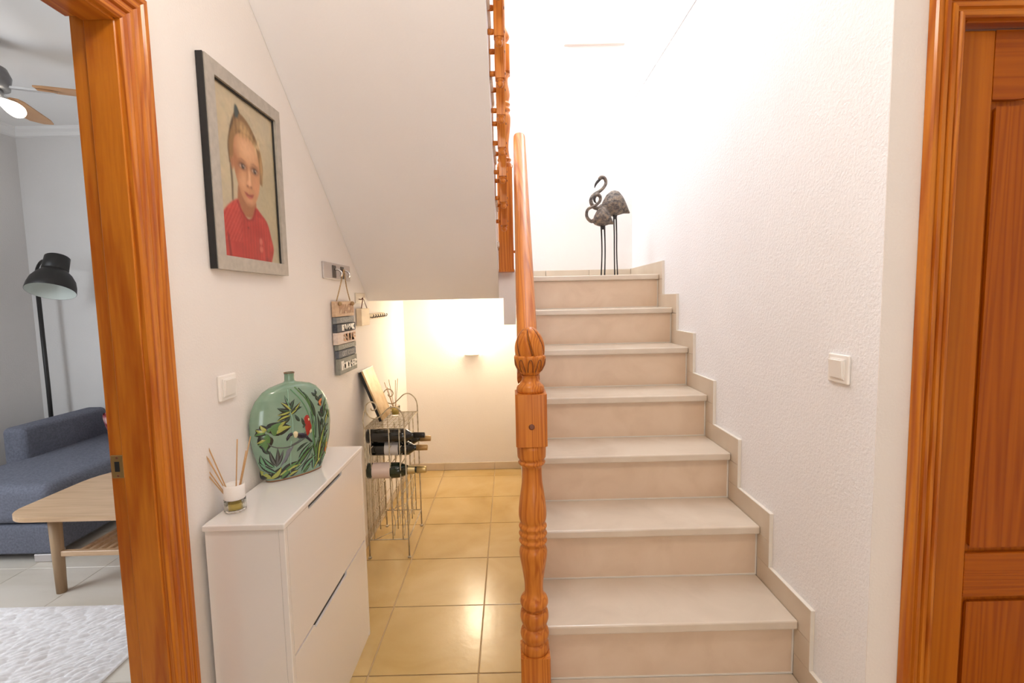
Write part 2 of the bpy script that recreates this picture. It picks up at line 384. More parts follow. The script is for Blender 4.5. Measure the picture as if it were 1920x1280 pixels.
panel(.722, arch); panel(.20, lambda x: .605)
MB().lathe([(0, .026), (.008, .026), (.010, .012), (.045, .012), (.047, .011)], n=20, axis=(0, -1, 0), org=(lx1-.05, LY, 1.02)).tube([(lx1-.05, LY-.045, 1.02), (lx1-.10, LY-.05, 1.02), (lx1-.17, LY-.048, 1.018)], .009).build('door_handle', M_brass, d2)

# ------------------------------------------------------------------ lower staircase
r, g = .19, .2379
NY = lambda k: 1.4347+(k-2)*g
SX = .068
stairs = empty('staircase', (.5, NY(1), 0), label='lower flight of cream marble stairs climbing along the right wall to a landing', cat='staircase')
poly = [(NY(1)+.045, 0.001)]
for k in range(1, 9):
    poly += [(NY(k)+.045, k*r-.03), ((NY(k+1)+.045) if k < 8 else YU-.002, k*r-.03)]
poly += [(YU-.002, 1.3), (YB-.002, 1.3), (YB-.002, .001)]
MB().prism(poly, 'x', SX+.006, XR-.002).build('stair_core', M_wall, stairs)
box('stair_core', M_wall, stairs, .024, SX+.006, NY(1)+.045, NY(2)+.02, .001, r-.03)
for k in range(1, 9):
    x0 = .020 if k == 1 else SX
    y1 = NY(k+1)+.0245 if k < 8 else YU-.001
    MB().box(x0, XR-.0125, NY(k), y1, k*r-.0295, k*r).build('tread', M_tread, stairs, .006, 3)
    x0 = .024 if k == 1 else SX+.004
    MB().box(x0, XR-.0125, NY(k)+.025, NY(k)+.0445, (k-1)*r+.001, k*r-.030).build('riser', M_riser, stairs, .001, 1)
    MB().box(x0, XR-.0125, NY(k)+.0225, NY(k)+.025, (k-1)*r-.001, (k-1)*r+.004).build('grout_joint', M_grout, stairs)
    MB().box(XR-.0175, XR-.0125, NY(k)+.0225, NY(k)+.025, (k-1)*r+.004, k*r-.031).build('grout_joint', M_grout, stairs)
    # L-shaped skirting tile on the wall: an upright beside the riser, a strip above the tread
    a = NY(k)-.057; b_ = (NY(k+1)+.0222 if k < 8 else YU-.001); zl = (k-1)*r+.07
    if k == 1: zl = .072
    MB().prism([(a, zl+.001), (NY(k)+.0225, zl+.001), (NY(k)+.0225, k*r-.0305), (a, k*r-.0305)], 'x', XR-.012, XR-.0005).build('skirting_upright', M_skirt, stairs, .0012, 1)
    MB().prism([(a, k*r-.029), (b_-.001, k*r-.029), (b_-.001, k*r+.07), (a, k*r+.07)], 'x', XR-.012, XR-.0005).build('skirting_tile', M_skirt, stairs, .0012, 1)
    MB().box(XR-.0125, XR-.0005, a-.003, a, zl+.002, k*r+.072).build('grout_joint', M_grout, stairs)
    MB().box(XR-.0125, XR-.0005, a, (NY(k+1)-.060 if k < 8 else b_), k*r+.070, k*r+.0725).build('grout_joint', M_grout, stairs)
MB().box(XR-.012, XR-.0005, YD+.003, NY(1)-.06, .001, .07).build('skirting_tile', M_skirt, stairs, .0012, 1)
x = SX
for x1 in (.27, .58, XR-.013):
    MB().box(x+.001, x1-.001, YU-.0125, YU-.0005, 8*r+.0005, 8*r+.07).build('skirting_tile', M_skirt, stairs, .0012, 1); x = x1
box('landing_slab', M_soffit, stairs, XL+.001, -.056, 2.977, YU-.002, 1.40, 1.520)
MB().box(XL+.001, -.031, YU, YB-.001, 1.40, 1.519).build('landing_slab', M_soffit, stairs)
MB().prism([(-.030, 1.243), (SX-.0005, 1.243), (SX-.0005, 1.560), (-.0555, 1.560), (-.0555, 1.40), (-.030, 1.40)], 'y', 2.892, YU-.002).build('landing_beam', M_soffit, stairs)

# ------------------------------------------------------------------ upper staircase (its white underside is what shows)
ust = empty('staircase', (-.45, 2.9, 1.52), label='upper flight of stairs seen from below, broad white sloping underside over the cabinet', cat='staircase')
UY = lambda k: 3.0-.238*(k-1)
so = lambda y: 1.40+.806*(2.972-y)
poly = [(2.972, 1.40), (3.0, 1.515)]
for k in range(1, 9):
    poly += [(UY(k)-.025, 1.52+k*r-.03), (UY(k+1)-.025, 1.52+k*r-.03)]
    if k < 8: pass
poly = [(2.972, 1.40), (2.975, 1.515)]
for k in range(1, 9):
    poly += [(UY(k)-.025, 1.515+(k-1)*r if k == 1 else 1.52+(k-1)*r-.03), (UY(k)-.025, 1.52+k*r-.03)]
ye = 1.055
poly += [(ye, 1.52+8*r-.03), (ye, so(ye))]
MB().prism(poly, 'x', XL+.001, -.056).build('stair_slab', M_soffit, ust)
for k in range(1, 9):
    MB().box(XL+.001, -.044, UY(k+1)-.025 if k < 8 else 1.056, UY(k), 1.52+k*r-.0295, 1.52+k*r).build('tread', M_tread, ust, .006, 2)
    MB().box(XL+.001, -.05, UY(k)-.045, UY(k)-.0255, 1.52+(k-1)*r+.001, 1.52+k*r-.030).build('riser', M_riser, ust)

def tilt_local(o, ang):
    """turn an object so that its local y axis runs along a sloping rail (the grain follows the rail); nothing moves"""
    R = Matrix.Rotation(ang, 4, 'X'); o.data.transform(R.inverted()); o.rotation_euler = (ang, 0, 0); return o
# ------------------------------------------------------------------ turned posts
def square_sec(mb, cx, cy, h, z0, z1, ch=.006):
    poly = [(cx-h+ch, cy-h), (cx+h-ch, cy-h), (cx+h, cy-h+ch), (cx+h, cy+h-ch), (cx+h-ch, cy+h), (cx-h+ch, cy+h), (cx-h, cy+h-ch), (cx-h, cy-h+ch)]
    return mb.prism(poly, 'z', z0, z1)
def prof_smooth(pts, n=5):
    return [(float(p[0]), max(.0015, float(p[1]))) for p in spline(pts, n)]
zy = lambda y: 1.312-(y-613)*.0016
lower = empty('stair_railing', (.057, 1.385, r), label='honey pine stair railing with acorn topped turned post, bottom right flight', cat='railing')
NX, NYc = .057, 1.385
mb = MB()
square_sec(mb, NX, NYc, .043, r+.001, zy(1216), .004)
square_sec(mb, NX, NYc, .044, zy(822), zy(729), .007)
P = [(zy(1216), .039), (zy(1211), .041), (zy(1200), .0395), (zy(1196), .035), (zy(1193), .038), (zy(1182), .0425), (zy(1172), .038), (zy(1168), .032), (zy(1163), .036), (zy(1150), .042), (zy(1137), .039), (zy(1133), .029),
     (zy(1130), .035), (zy(1122), .0415), (zy(1112), .038), (zy(1104), .0285), (zy(1085), .0275), (zy(1060), .033), (zy(1030), .0405), (zy(1018), .039), (zy(1012), .034), (zy(1008), .036), (zy(1003), .0415), (zy(998), .037), (zy(994), .0385), (zy(989), .0415), (zy(984), .037), (zy(980), .0385), (zy(975), .041), (zy(969), .036),
     (zy(962), .039), (zy(950), .0405), (zy(925), .037), (zy(895), .030), (zy(872), .0285), (zy(864), .030), (zy(860), .036), (zy(856), .0395), (zy(852), .035), (zy(848), .0395), (zy(844), .041), (zy(822), .0425)]
mb.lathe(prof_smooth(P, 3), (NX, NYc), 32)
newel = mb.build('newel_post', rail_z, lower)
# acorn finial: collar, petal cup and spirally carved bud
mb = MB()
mb.lathe(prof_smooth([(zy(729), .037), (zy(724), .040), (zy(717), .037), (zy(710), .027), (zy(703), .023), (zy(698), .026)], 4), (NX, NYc), 32)
def cupmod(z, t):
    k = abs(((t*10/(2*PI)) % 1)-.5)*2           # 0 at petal middle, 1 at the seam
    return 1-.11*k**5-.10*max(0, 1-(k/.45)**2)*math.sin(PI*min(1, max(0, (z-zy(697))/(zy(668)-zy(697)))))
mb.lathe(prof_smooth([(zy(698), .024), (zy(690), .034), (zy(680), .042), (zy(668), .0455), (zy(664), .0445), (zy(662), .041)], 5), (NX, NYc), 100, cupmod)
def budmod(z, t):
    q = (z-zy(664))/(zy(613)-zy(664)); k = abs(((t*6/(2*PI)+q*.55+.30) % 1)-.5)*2
    return 1-.19*max(0, (k-.76)/.24)**1.0
mb.lathe(prof_smooth([(zy(665), .0405), (zy(655), .0425), (zy(645), .042), (zy(635), .038), (zy(625), .030), (zy(618), .020), (zy(614), .010), (zy(612.5), .003)], 6), (NX, NYc), 140, budmod)
mb.build('acorn_finial', rail_z, newel)
# dark tubes add stain and painted shade to carved lines of bud and petals
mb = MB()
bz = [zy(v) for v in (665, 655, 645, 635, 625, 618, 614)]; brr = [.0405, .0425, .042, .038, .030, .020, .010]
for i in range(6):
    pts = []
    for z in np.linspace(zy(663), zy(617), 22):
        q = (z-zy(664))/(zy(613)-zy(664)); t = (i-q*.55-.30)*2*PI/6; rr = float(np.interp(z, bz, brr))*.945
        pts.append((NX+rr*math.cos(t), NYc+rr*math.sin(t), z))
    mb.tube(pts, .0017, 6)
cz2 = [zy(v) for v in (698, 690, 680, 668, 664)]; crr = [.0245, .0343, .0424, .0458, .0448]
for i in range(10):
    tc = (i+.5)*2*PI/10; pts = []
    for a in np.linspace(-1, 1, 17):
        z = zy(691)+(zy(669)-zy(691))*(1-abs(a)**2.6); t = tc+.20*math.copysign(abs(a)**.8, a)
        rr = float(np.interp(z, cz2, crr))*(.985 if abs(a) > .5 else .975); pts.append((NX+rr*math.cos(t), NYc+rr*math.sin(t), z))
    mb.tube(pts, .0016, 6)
mb.build('dark_groove_line', plain('carving_stain_and_shade', (.22, .062, .008, 1), .4), newel)
MB().lathe([(0, .0085), (.002, .008), (.003, .005)], n=16, axis=(0, -1, 0), org=(NX, NYc-.0435, zy(786))).build('peg', M_plug, newel)
# handrail
hz = lambda y: 1.24+.81*(y-1.48)           # top of the rail
HX, hw2, hh = .067, .0315, .062
rp = []
for a in np.linspace(0, 2*PI, 28, endpoint=False):
    c, s_ = math.cos(a), math.sin(a)
    rp.append((hw2*math.copysign(abs(c)**.75, c), hh/2*math.copysign(abs(s_)**.85, s_)))
mb = MB(); vs = []
for yy in (1.4295, 1.8, 2.3, 2.80):
    for px, pz in rp: vs.append((.0535+(yy-1.43)*.0185+px*1.06, yy, hz(yy)-hh/2*1.2+pz*1.2))
n = len(rp)
mb.add(vs, [(k*n+i, k*n+(i+1) % n, (k+1)*n+(i+1) % n, (k+1)*n+i) for k in range(3) for i in range(n)], True)
mb.add(vs[:n], [tuple(range(n))]); mb.add(vs[-n:], [tuple(range(n))])
tilt_local(mb.build('handrail', rail_y, lower), math.atan(.81))
def baluster(cx, cy, z0, z1, mat, parent, drop=False, sq=.019, sql=.17, skew=.8):
    """square lower block, turned shaft to z1"""
    mb = MB()
    square_sec(mb, cx, cy, sq, z0, z0+sql, .003)
    if drop: mb.lathe(prof_smooth([(z0-.030, .006), (z0-.026, .012), (z0-.016, .0145), (z0-.010, .011), (z0-.006, .015), (z0, .017)], 3), (cx, cy), 14)
    a, h = z0+sql, z1-(z0+sql)
    Q = [(0, .017), (.02, .0185), (.035, .013), (.05, .0185), (.07, .013), (.12, .011), (.24, .016), (.34, .0185), (.40, .014), (.42, .018), (.44, .013), (.46, .018), (.48, .014), (.58, .0185), (.74, .013), (.86, .010), (.9, .016), (.92, .012), (1, .013)]
    mb.lathe(prof_smooth([(a+t*h, rr) for t, rr in Q], 2), (cx, cy), 14)
    return mb.build('baluster', mat, parent)
for k in range(2, 8):
    yy = NY(k)+.14
    baluster(.0535+(yy-1.43)*.0185, yy, k*r+.001, hz(yy)-.062*1.2+.004, rail_z, lower)
# ---- upper railing: landing post, hung balusters with wooden pegs, sloping rail
upper = empty('stair_railing', (-.007, 2.842, 1.55), label='honey pine railing of the upper flight, balusters pegged to the white stair edge', cat='railing')
lx, ly = -.007, 2.846
mb = MB()
square_sec(mb, lx, ly, .0425, 1.560, 2.127, .005)
mb.lathe(prof_smooth([(2.127, .040), (2.15, .041), (2.16, .033), (2.175, .040), (2.19, .031), (2.25, .026), (2.33, .035), (2.40, .041), (2.43, .032), (2.445, .040), (2.46, .033), (2.475, .040), (2.49, .033), (2.53, .040), (2.60, .029), (2.64, .041)], 4), (lx, ly), 24)
square_sec(mb, lx, ly, .042, 2.64, 2.78, .006)
mb.lathe(prof_smooth([(2.78, .036), (2.79, .038), (2.80, .022), (2.815, .034), (2.83, .043), (2.85, .041), (2.88, .030), (2.90, .012), (2.905, .003)], 4), (lx, ly), 24)
lnew = mb.build('newel_post', rail_z, upper)
square_sec(MB(), lx, ly, .0445, 1.548, 1.562, .004).build('base_cap', rail_z, lnew, .003, 2)
def peg(a, b, rr, parent): return MB().lathe([(0, rr*.8), (.002, rr), ((Vector(b)-Vector(a)).length-.002, rr), ((Vector(b)-Vector(a)).length, rr*.8)], n=12, axis=Vector(b)-Vector(a), org=a).build('peg', M_plug if rr < .008 else rail_z, parent)
peg((lx+.0425, 2.79, 2.125), (HX-.028, 2.79, 2.125), .009, lnew); peg((lx+.0425, 2.82, 1.66), (lx+.066, 2.82, 1.66), .008, lnew)
peg((HX+.0275, 2.74, 2.13), (HX+.040, 2.74, 2.13), .006, lower)
uh = lambda y: 2.62+.80*(2.80-y)
for k in range(0, 10):
    yy = 2.60-.119*k; z0 = 1.775+.095*k
    b_ = baluster(-.0145, yy, z0, uh(yy)-.03, rail_z, upper, True)
    for dz in (.022, .105):
        peg((-.0555, yy, z0+dz), (-.0338, yy, z0+dz), .0105, b_)
        peg((.0046, yy, z0+dz), (.0075, yy, z0+dz), .0055, b_)
mb = MB(); vs = []
ys = (2.806, 2.3, 1.8, 1.30)
for yy in ys:
    for px, pz in rp: vs.append((-.0145+px*.85, yy, uh(yy)+pz))
mb.add(vs, [(k*n+i, k*n+(i+1) % n, (k+1)*n+(i+1) % n, (k+1)*n+i) for k in range(3) for i in range(n)], True)
mb.add(vs[:n], [tuple(range(n))]); mb.add(vs[-n:], [tuple(range(n))])
tilt_local(mb.build('handrail', rail_y, upper), -math.atan(.80))

# ------------------------------------------------------------------ light switches
def switch(loc, sgn, w_, h_, label):
    x, y, z = loc
    o = empty('light_switch', loc, label=label, cat='light switch')
    a, b = sorted((x, x+sgn*.009)); MB().box(a, b, y-w_/2, y+w_/2, z-h_/2, z+h_/2).build('switch_plate', M_plastic, o, .004, 3)
    a, b = sorted((x+sgn*.009, x+sgn*.0115)); MB().box(a, b, y-w_*.36, y+w_*.36, z-h_*.36, z+h_*.36).build('surround', M_plastic, o, .002, 2)
    mb = MB().prism([(z-h_*.31, x+sgn*.0115), (z+h_*.31, x+sgn*.0115), (z+h_*.31, x+sgn*.019), (z-h_*.31, x+sgn*.0135)], 'y', y-w_*.31, y+w_*.31)
    mb.v = [(v[2], v[1], v[0]) for v in mb.v]
    mb.build('rocker', M_plastic, o, .0015, 2)
switch((XL, 1.446, 1.150), 1, .086, .076, 'white light switch on the left wall above the white cabinet')
switch((XR, 1.302, 1.187), -1, .082, .078, 'white light switch on the rough plaster wall right of the stairs')

# ------------------------------------------------------------------ shoe cabinet
CX0, CX1, CY0, CY1, CZ = -.828, -.612, 1.268, 1.962, .808
cab = empty('shoe_cabinet', (-.72, 1.615, 0), label='slim gloss white shoe cabinet with two tilting fronts against the left wall', cat='cabinet')
MB().box(CX0, CX1-.018, CY0+.003, CY1-.003, 0.001, CZ-.018).build('body', M_cab, cab, .002, 1)
MB().box(CX0-.002, CX1+.002, CY0-.004, CY1+.004, CZ-.0175, CZ).build('top_panel', M_cab, cab, .003, 2)
def front(z0, z1):
    dn = MB()
    hy0, hy1 = 1.425, 1.722
    q = [(CY0+.018, z0), (CY1-.018, z0), (CY1-.018, z1), (hy1, z1), (hy1-.004, z1-.013), (hy0+.004, z1-.013), (hy0, z1), (CY0+.018, z1)]
    d = dn.prism(q, 'x', CX1-.0165, CX1-.001).build('drop_front', M_cab, cab, .0015, 1)
    MB().box(CX1-.0175, CX1-.0085, hy0+.001, hy1-.001, z1-.0128, z1-.0005).build('grip_slot', M_black, d)
front(.422, CZ-.0185); front(.022, .414)
for a, b in ((CY0+.001, CY0+.0165), (CY1-.0165, CY1-.001)):
    MB().box(CX1-.0178, CX1-.0005, a, b, .001, CZ-.0178).build('side_panel', M_cab, cab, .002, 1)
box('kickboard', M_cab, cab, CX1-.0172, CX1-.003, CY0+.018, CY1-.018, .001, .019)

# ------------------------------------------------------------------ moon vase with relief decoration
ev = Vector((.62, .78, 0)).normalized(); nv = Vector((ev.y, -ev.x, 0))
VC = Vector((-.7485, 1.652, CZ+.0008))
vase = empty('moon_vase', VC, label='flat round celadon green vase with jungle birds in relief, on the white cabinet', cat='vase')
vz = [0, .004, .02, .06, .11, .16, .20, .24, .27, .295, .308, .316, .320, .325, .345, .349, .352]
vw = [.094, .097, .105, .121, .134, .140, .140, .132, .117, .093, .070, .040, .020, .0165, .0155, .017, .0155]
vd = [.034, .036, .039, .044, .047, .048, .047, .044, .040, .034, .029, .022, .0165, .0150, .0145, .0155, .0145]
def vp(u, z, off=0.):
    ww, dd = np.interp(z, vz, vw), np.interp(z, vz, vd)
    t = max(0, 1-(u/ww)**2)**.5
    p = VC+ev*u+nv*(dd*t+off)+Vector((0, 0, z)); return tuple(p)
mb = MB(); zz = np.unique(np.concatenate([np.linspace(0, .352, 60), vz])); n = 56; vs = []
for z in zz:
    ww, dd = np.interp(z, vz, vw), np.interp(z, vz, vd)
    for i in range(n):
        a = 2*PI*i/n; p = VC+ev*(ww*math.cos(a))+nv*(dd*math.sin(a))+Vector((0, 0, float(z))); vs.append(tuple(p))
fs = [(k*n+i, k*n+(i+1) % n, (k+1)*n+(i+1) % n, (k+1)*n+i) for k in range(len(zz)-1) for i in range(n)]
mb.add(vs, fs, True); mb.add(vs[:n], [tuple(range(n-1, -1, -1))])
# inner neck so that the mouth is open
iv = [tuple(VC+ev*(.0115*math.cos(2*PI*i/n))+nv*(.0105*math.sin(2*PI*i/n))+Vector((0, 0, z))) for z in (.352, .31) for i in range(n)]
mb.add(vs[-n:]+iv, [(i, (i+1) % n, n+(i+1) % n, n+i) for i in range(n)]+[(n+i, n+(i+1) % n, 2*n+(i+1) % n, 2*n+i) for i in range(n)]+[tuple(range(2*n, 3*n))], True)
M_celadon = noisy('celadon_glaze', [(.3, (.17, .29, .205, 1)), (.7, (.24, .36, .265, 1))], 14, 5, .14, coat=.6)
mb.build('body', M_celadon, vase)
MB().tube([tuple(VC+ev*(.0158*math.cos(a))+nv*(.0148*math.sin(a))+Vector((0, 0, .3515))) for a in np.linspace(0, 2*PI, 25)], .002, 6).build('rim', plain('brown_rim_glaze', (.16, .07, .03, 1), .3), vase)
MB().tube([tuple(VC+ev*(.0955*math.cos(a))+nv*(.0348*math.sin(a))+Vector((0, 0, .003))) for a in np.linspace(0, 2*PI, 49)], .0025, 6).build('foot_line', plain('brown_foot_glaze', (.30, .13, .05, 1), .4), vase)
gl = dict(d=(.030, .075, .040, 1), g=(.085, .20, .06, 1), m=(.13, .30, .16, 1), y=(.36, .40, .09, 1), k=(.018, .022, .018, 1), o=(.62, .20, .05, 1), b=(.10, .11, .10, 1), t=(.30, .50, .38, 1))
gm = {k: plain('relief_glaze_'+k, v, .22, coat=.4) for k, v in gl.items()}
def leaf_relief(u0, z0, u1, z1, wd, c, bend=0., off=.0012, name='leaf'):
    d = np.array([u1-u0, z1-z0]); L = np.hypot(*d); d = d/L; nn = np.array([-d[1], d[0]])
    rows = []; K = 8
    for i in range(K+1):
        t = i/K; c0 = np.array([u0, z0])+d*L*t+nn*bend*math.sin(PI*t); ww = wd*math.sin(PI*t**.75)**.8 if 0 < t < 1 else 0.0004
        rows.append((c0+nn*ww, c0, c0-nn*ww))
    vs = []
    for a, b, c_ in rows: vs += [vp(*a, off*.35), vp(*b, off+.0018), vp(*c_, off*.35)]
    fs = [(3*i+j, 3*i+j+1, 3*i+4+j, 3*i+3+j) for i in range(K) for j in (0, 1)]
    return MB().add(vs, fs, True).build(name, gm[c], vase)
def stroke(pts, c, rr, name='stem'):
    return MB().tube([vp(p[0], p[1], .0006) for p in spline(pts, 5)], rr, 5).build(name, gm[c], vase)
s0 = .022          # measured u was about the old centre
def LF(u0, z0, u1, z1, wd, c, bend=0., off=.0012):
    leaf_relief(u0+s0, z0, u1+s0, z1, wd*1.28, 'k', bend, off*.4); leaf_relief(u0+s0, z0, u1+s0, z1, wd*.85, c, bend, off)
# bamboo spray, upper middle
for a in ((-.046, .229, -.088, .245, .006, 'd', .003), (-.046, .229, -.090, .222, .006, 'y', .002), (-.046, .232, -.075, .262, .006, 'y', -.002), (-.046, .232, -.030, .266, .005, 'd', .003), (-.046, .225, -.008, .236, .005, 'd', .003),
          (-.050, .215, -.092, .203, .006, 'y', -.003), (-.048, .218, -.012, .252, .006, 'y', -.002), (-.050, .212, -.085, .190, .005, 'd', .003), (-.046, .240, -.060, .283, .004, 'm', .002)): LF(*a)
stroke([(-.024, .30), (-.030, .25), (-.022, .20), (-.024, .15)], 't', .0016)
stroke([(.0, .305), (.035, .255), (.052, .20), (.048, .14), (.06, .06)], 'g', .0022); stroke([(.012, .30), (.045, .25), (.062, .19), (.058, .12)], 'd', .0018)
stroke([(-.015, .30), (.02, .25), (.04, .19), (.05, .10)], 'm', .0022)
for a in ((.07, .185, .092, .225, .006, 'd', .003), (.07, .185, .052, .208, .006, 'd', -.002), (.068, .18, .060, .158, .006, 'd', .002), (.075, .20, .098, .25, .005, 'g', .004), (.06, .245, .05, .268, .005, 'd', .002), (.06, .245, .085, .262, .005, 'd', .003), (.055, .285, .048, .262, .004, 'd', .002), (.05, .262, .035, .278, .004, 'd', 0.)): LF(*a)
LF(.058, .238, .075, .250, .009, 'o', .0); LF(.062, .240, .066, .225, .008, 'o', .0)
# broad foliage on the left
for a in ((-.128, .175, -.152, .185, .010, 'y', .004), (-.128, .172, -.155, .165, .010, 'g', -.003), (-.124, .178, -.140, .198, .009, 'y', .003), (-.122, .172, -.105, .186, .010, 'g', .003), (-.120, .165, -.147, .132, .017, 'g', .004), (-.118, .160, -.130, .110, .016, 'g', -.005), (-.125, .15, -.15, .14, .010, 'y', 0.),
          (-.105, .158, -.078, .198, .020, 'g', .010), (-.098, .165, -.050, .178, .014, 'y', .006), (-.092, .175, -.062, .200, .010, 'y', .004)): LF(*a)
stroke([(-.118, .162), (-.09, .125), (-.05, .112), (-.01, .118), (.03, .135)], 'b', .0020, 'branch')
stroke([(-.03, .115), (.0, .128), (.02, .15)], 'b', .0018, 'branch')
# lower grasses
for a in ((-.10, .055, -.118, .110, .005, 'b', .003), (-.10, .055, -.095, .115, .005, 'b', -.002), (-.10, .052, -.078, .105, .005, 'b', -.002), (-.105, .05, -.135, .09, .005, 'm', .003), (-.10, .03, -.145, .075, .006, 'm', .004),
          (-.112, .012, -.138, .045, .010, 'y', .004), (-.112, .012, -.085, .048, .012, 'y', -.004), (-.085, .012, -.03, .055, .013, 'g', .006), (-.09, .02, -.02, .042, .010, 'y', .006), (-.085, .008, -.055, .03, .010, 'g', .003),
          (-.04, .03, .03, .098, .008, 'g', .006), (-.03, .06, .025, .11, .006, 'm', .005), (-.02, .01, .04, .06, .008, 'm', .006), (.035, .02, .05, .12, .006, 'g', .004), (.045, .03, .075, .15, .007, 'y', .006), (.05, .02, .085, .11, .006, 'g', .005), (.025, .01, .02, .07, .006, 'm', -.004), (.06, .02, .092, .07, .006, 'm', .004), (.035, .05, .03, .16, .004, 'g', .003), (.078, .05, .088, .09, .008, 'o', 0.)): LF(*a)
for a in ((.08, .135, .078, .165, .004, 'k', 0.), (.083, .15, .095, .155, .003, 'k', 0.), (.08, .125, .092, .135, .003, 'k', 0.), (.075, .115, .083, .13, .003, 'k', 0.)): leaf_relief(a[0]+s0, a[1], a[2]+s0, a[3], a[4], a[5], a[6])
for a in ((.085, .045, .088, .12, .005, 'y', .004), (.065, .09, .085, .17, .006, 'g', .005), (.055, .10, .048, .20, .005, 'd', -.004), (.03, .13, .022, .215, .004, 'm', -.004), (.04, .19, .015, .27, .005, 'd', -.004), (.08, .16, .098, .20, .005, 'y', .002),
          (.03, .012, .06, .045, .006, 'y', .003), (.055, .01, .078, .045, .006, 'd', .002), (-.06, .012, -.03, .022, .008, 'y', .003), (-.01, .008, .015, .03, .006, 'g', .003), (-.035, .09, .005, .112, .004, 'd', .003), (-.02, .075, .02, .09, .004, 'k', .002), (-.12, .10, -.138, .13, .005, 'd', .002), (-.13, .06, -.142, .10, .005, 'm', .002), (-.075, .06, -.055, .10, .004, 'b', .002), (.062, .20, .075, .225, .004, 'k', .001), (.025, .23, .005, .285, .004, 'g', -.003), (.09, .21, .1, .175, .006, 'g', .003), (.0, .17, -.012, .20, .004, 'd', .002), (-.02, .19, -.034, .215, .004, 'd', .001), (-.01, .165, .005, .18, .003, 'd', .001)): LF(*a)
stroke([(.07, .02), (.085, .07), (.092, .13), (.085, .19)], 'k', .0015); stroke([(-.06, .02), (-.02, .04), (.03, .09)], 'd', .0014); stroke([(-.02, .02), (.02, .05), (.05, .10)], 'd', .0014); stroke([(-.035, .02), (-.033, .10), (-.03, .13)], 't', .0013)
def blob(pts, mat, name, off=.004):
    pts = [(p[0]+s0, p[1]) for p in pts]; cu = sum(p[0] for p in pts)/len(pts); cz_ = sum(p[1] for p in pts)/len(pts)
    sp = spline(pts+[pts[0]], 4)[:-1]; n = len(sp); vs = [vp(p[0], p[1], .0006) for p in sp]+[vp(cu+(p[0]-cu)*.6, cz_+(p[1]-cz_)*.6, off) for p in sp]+[vp(cu, cz_, off+.001)]
    fs = [(i, (i+1) % n, n+(i+1) % n, n+i) for i in range(n)]+[(n+i, n+(i+1) % n, 2*n) for i in range(n)]
    return MB().add(vs, fs, True).build(name, mat, vase)
M_red = plain('parrot_red_glaze', (.36, .020, .012, 1), .2, coat=.4); M_cream = plain('cream_glaze', (.70, .62, .38, 1), .25); M_ink = plain('ink_glaze', (.012, .010, .022, 1), .2, coat=.3); M_grey = plain('grey_glaze', (.16, .17, .19, 1), .25)
blob([(-.004, .197), (.004, .205), (.014, .203), (.017, .192), (.020, .176), (.024, .165), (.018, .150), (.010, .138), (.004, .130), (.0, .150), (-.003, .172)], M_red, 'parrot')
blob([(.008, .193), (.013, .195), (.014, .186), (.009, .184)], M_cream, 'parrot_face', .0055)
blob([(.012, .148), (.019, .156), (.022, .148), (.016, .140)], M_cream, 'parrot_wing', .005)
blob([(-.045, .155), (-.038, .160), (-.028, .153), (-.030, .140), (-.040, .138)], M_cream, 'toucan_breast')
blob([(-.034, .152), (-.020, .150), (-.004, .145), (.004, .138), (-.006, .130), (-.022, .130), (-.032, .138)], M_ink, 'toucan_body')
blob([(-.068, .142), (-.058, .156), (-.047, .157), (-.045, .150), (-.056, .146), (-.066, .132)], M_ink, 'toucan_head')
blob([(.0, .140), (.010, .128), (.022, .112), (.016, .110), (.004, .122), (-.006, .132)], M_ink, 'toucan_tail')
blob([(-.068, .102), (-.058, .108), (-.045, .110), (-.052, .100), (-.058, .086), (-.068, .070), (-.085, .052), (-.090, .046), (-.082, .066), (-.072, .086)], M_grey, 'heron')

# ------------------------------------------------------------------ reed diffuser on the cabinet
def diffuser(c, R, hb, hl, reeds, L, label, ang=None, white=True):
    o = empty('reed_diffuser', c, label=label, cat='reed diffuser'); x, y, z = c
    MB().lathe([(z+.0005, R*.92), (z+.003, R), (z+hb, R), (z+hb+.001, R*.97), (z+hb+.001, R*.90), (z+.006, R*.88), (z+.005, R*.2)], (x, y), 28, cap=True).build('glass_jar', glassm('jar_glass', (1, .98, .92, 1), .01, 1.12), o)
    MB().lathe([(z+.0075, R*.84), (z+hb*.72, R*.84)], (x, y), 28).build('scented_oil', plain('amber_oil', (.50, .40, .10, 1), .1), o)
    if white:
        MB().lathe([(z+hb+.0012, R*.93), (z+hb+.003, R*.97), (z+hb+hl, R*.95), (z+hb+hl+.001, R*.9), (z+hb+hl-.006, R*.78), (z+hb+hl-.007, R*.1)], (x, y), 28).build('collar', plain('white_ceramic_collar', (.82, .79, .75, 1), .35), o)
    Mr = plain('rattan_reed', (.55, .33, .15, 1), .7)
    for du, dw, ln in reeds:         # du sideways in the picture plane, dw towards the viewer
        b = Vector((x+.006*du, y+.004*dw, z+hb*.3)); d = Vector((du*.9-.35*dw*.3, du*.40, 0))+Vector((0, -dw*.2, 1)); d = d.normalized()
        MB().tube([b, b+d*ln*.5, b+d*ln], .0016, 6).build('reed', Mr, o)
diffuser((-.7925, 1.362, CZ+.0005), .0285, .034, .042, [(-.56, .1, .185), (-.52, -.1, .180), (-.38, 0, .200), (-.33, .3, .190), (-.36, -.3, .190), (.10, .1, .195), (.30, .3, .205), (.16, -.4, .16)], .2, 'small reed diffuser with white collar on the near end of the cabinet')

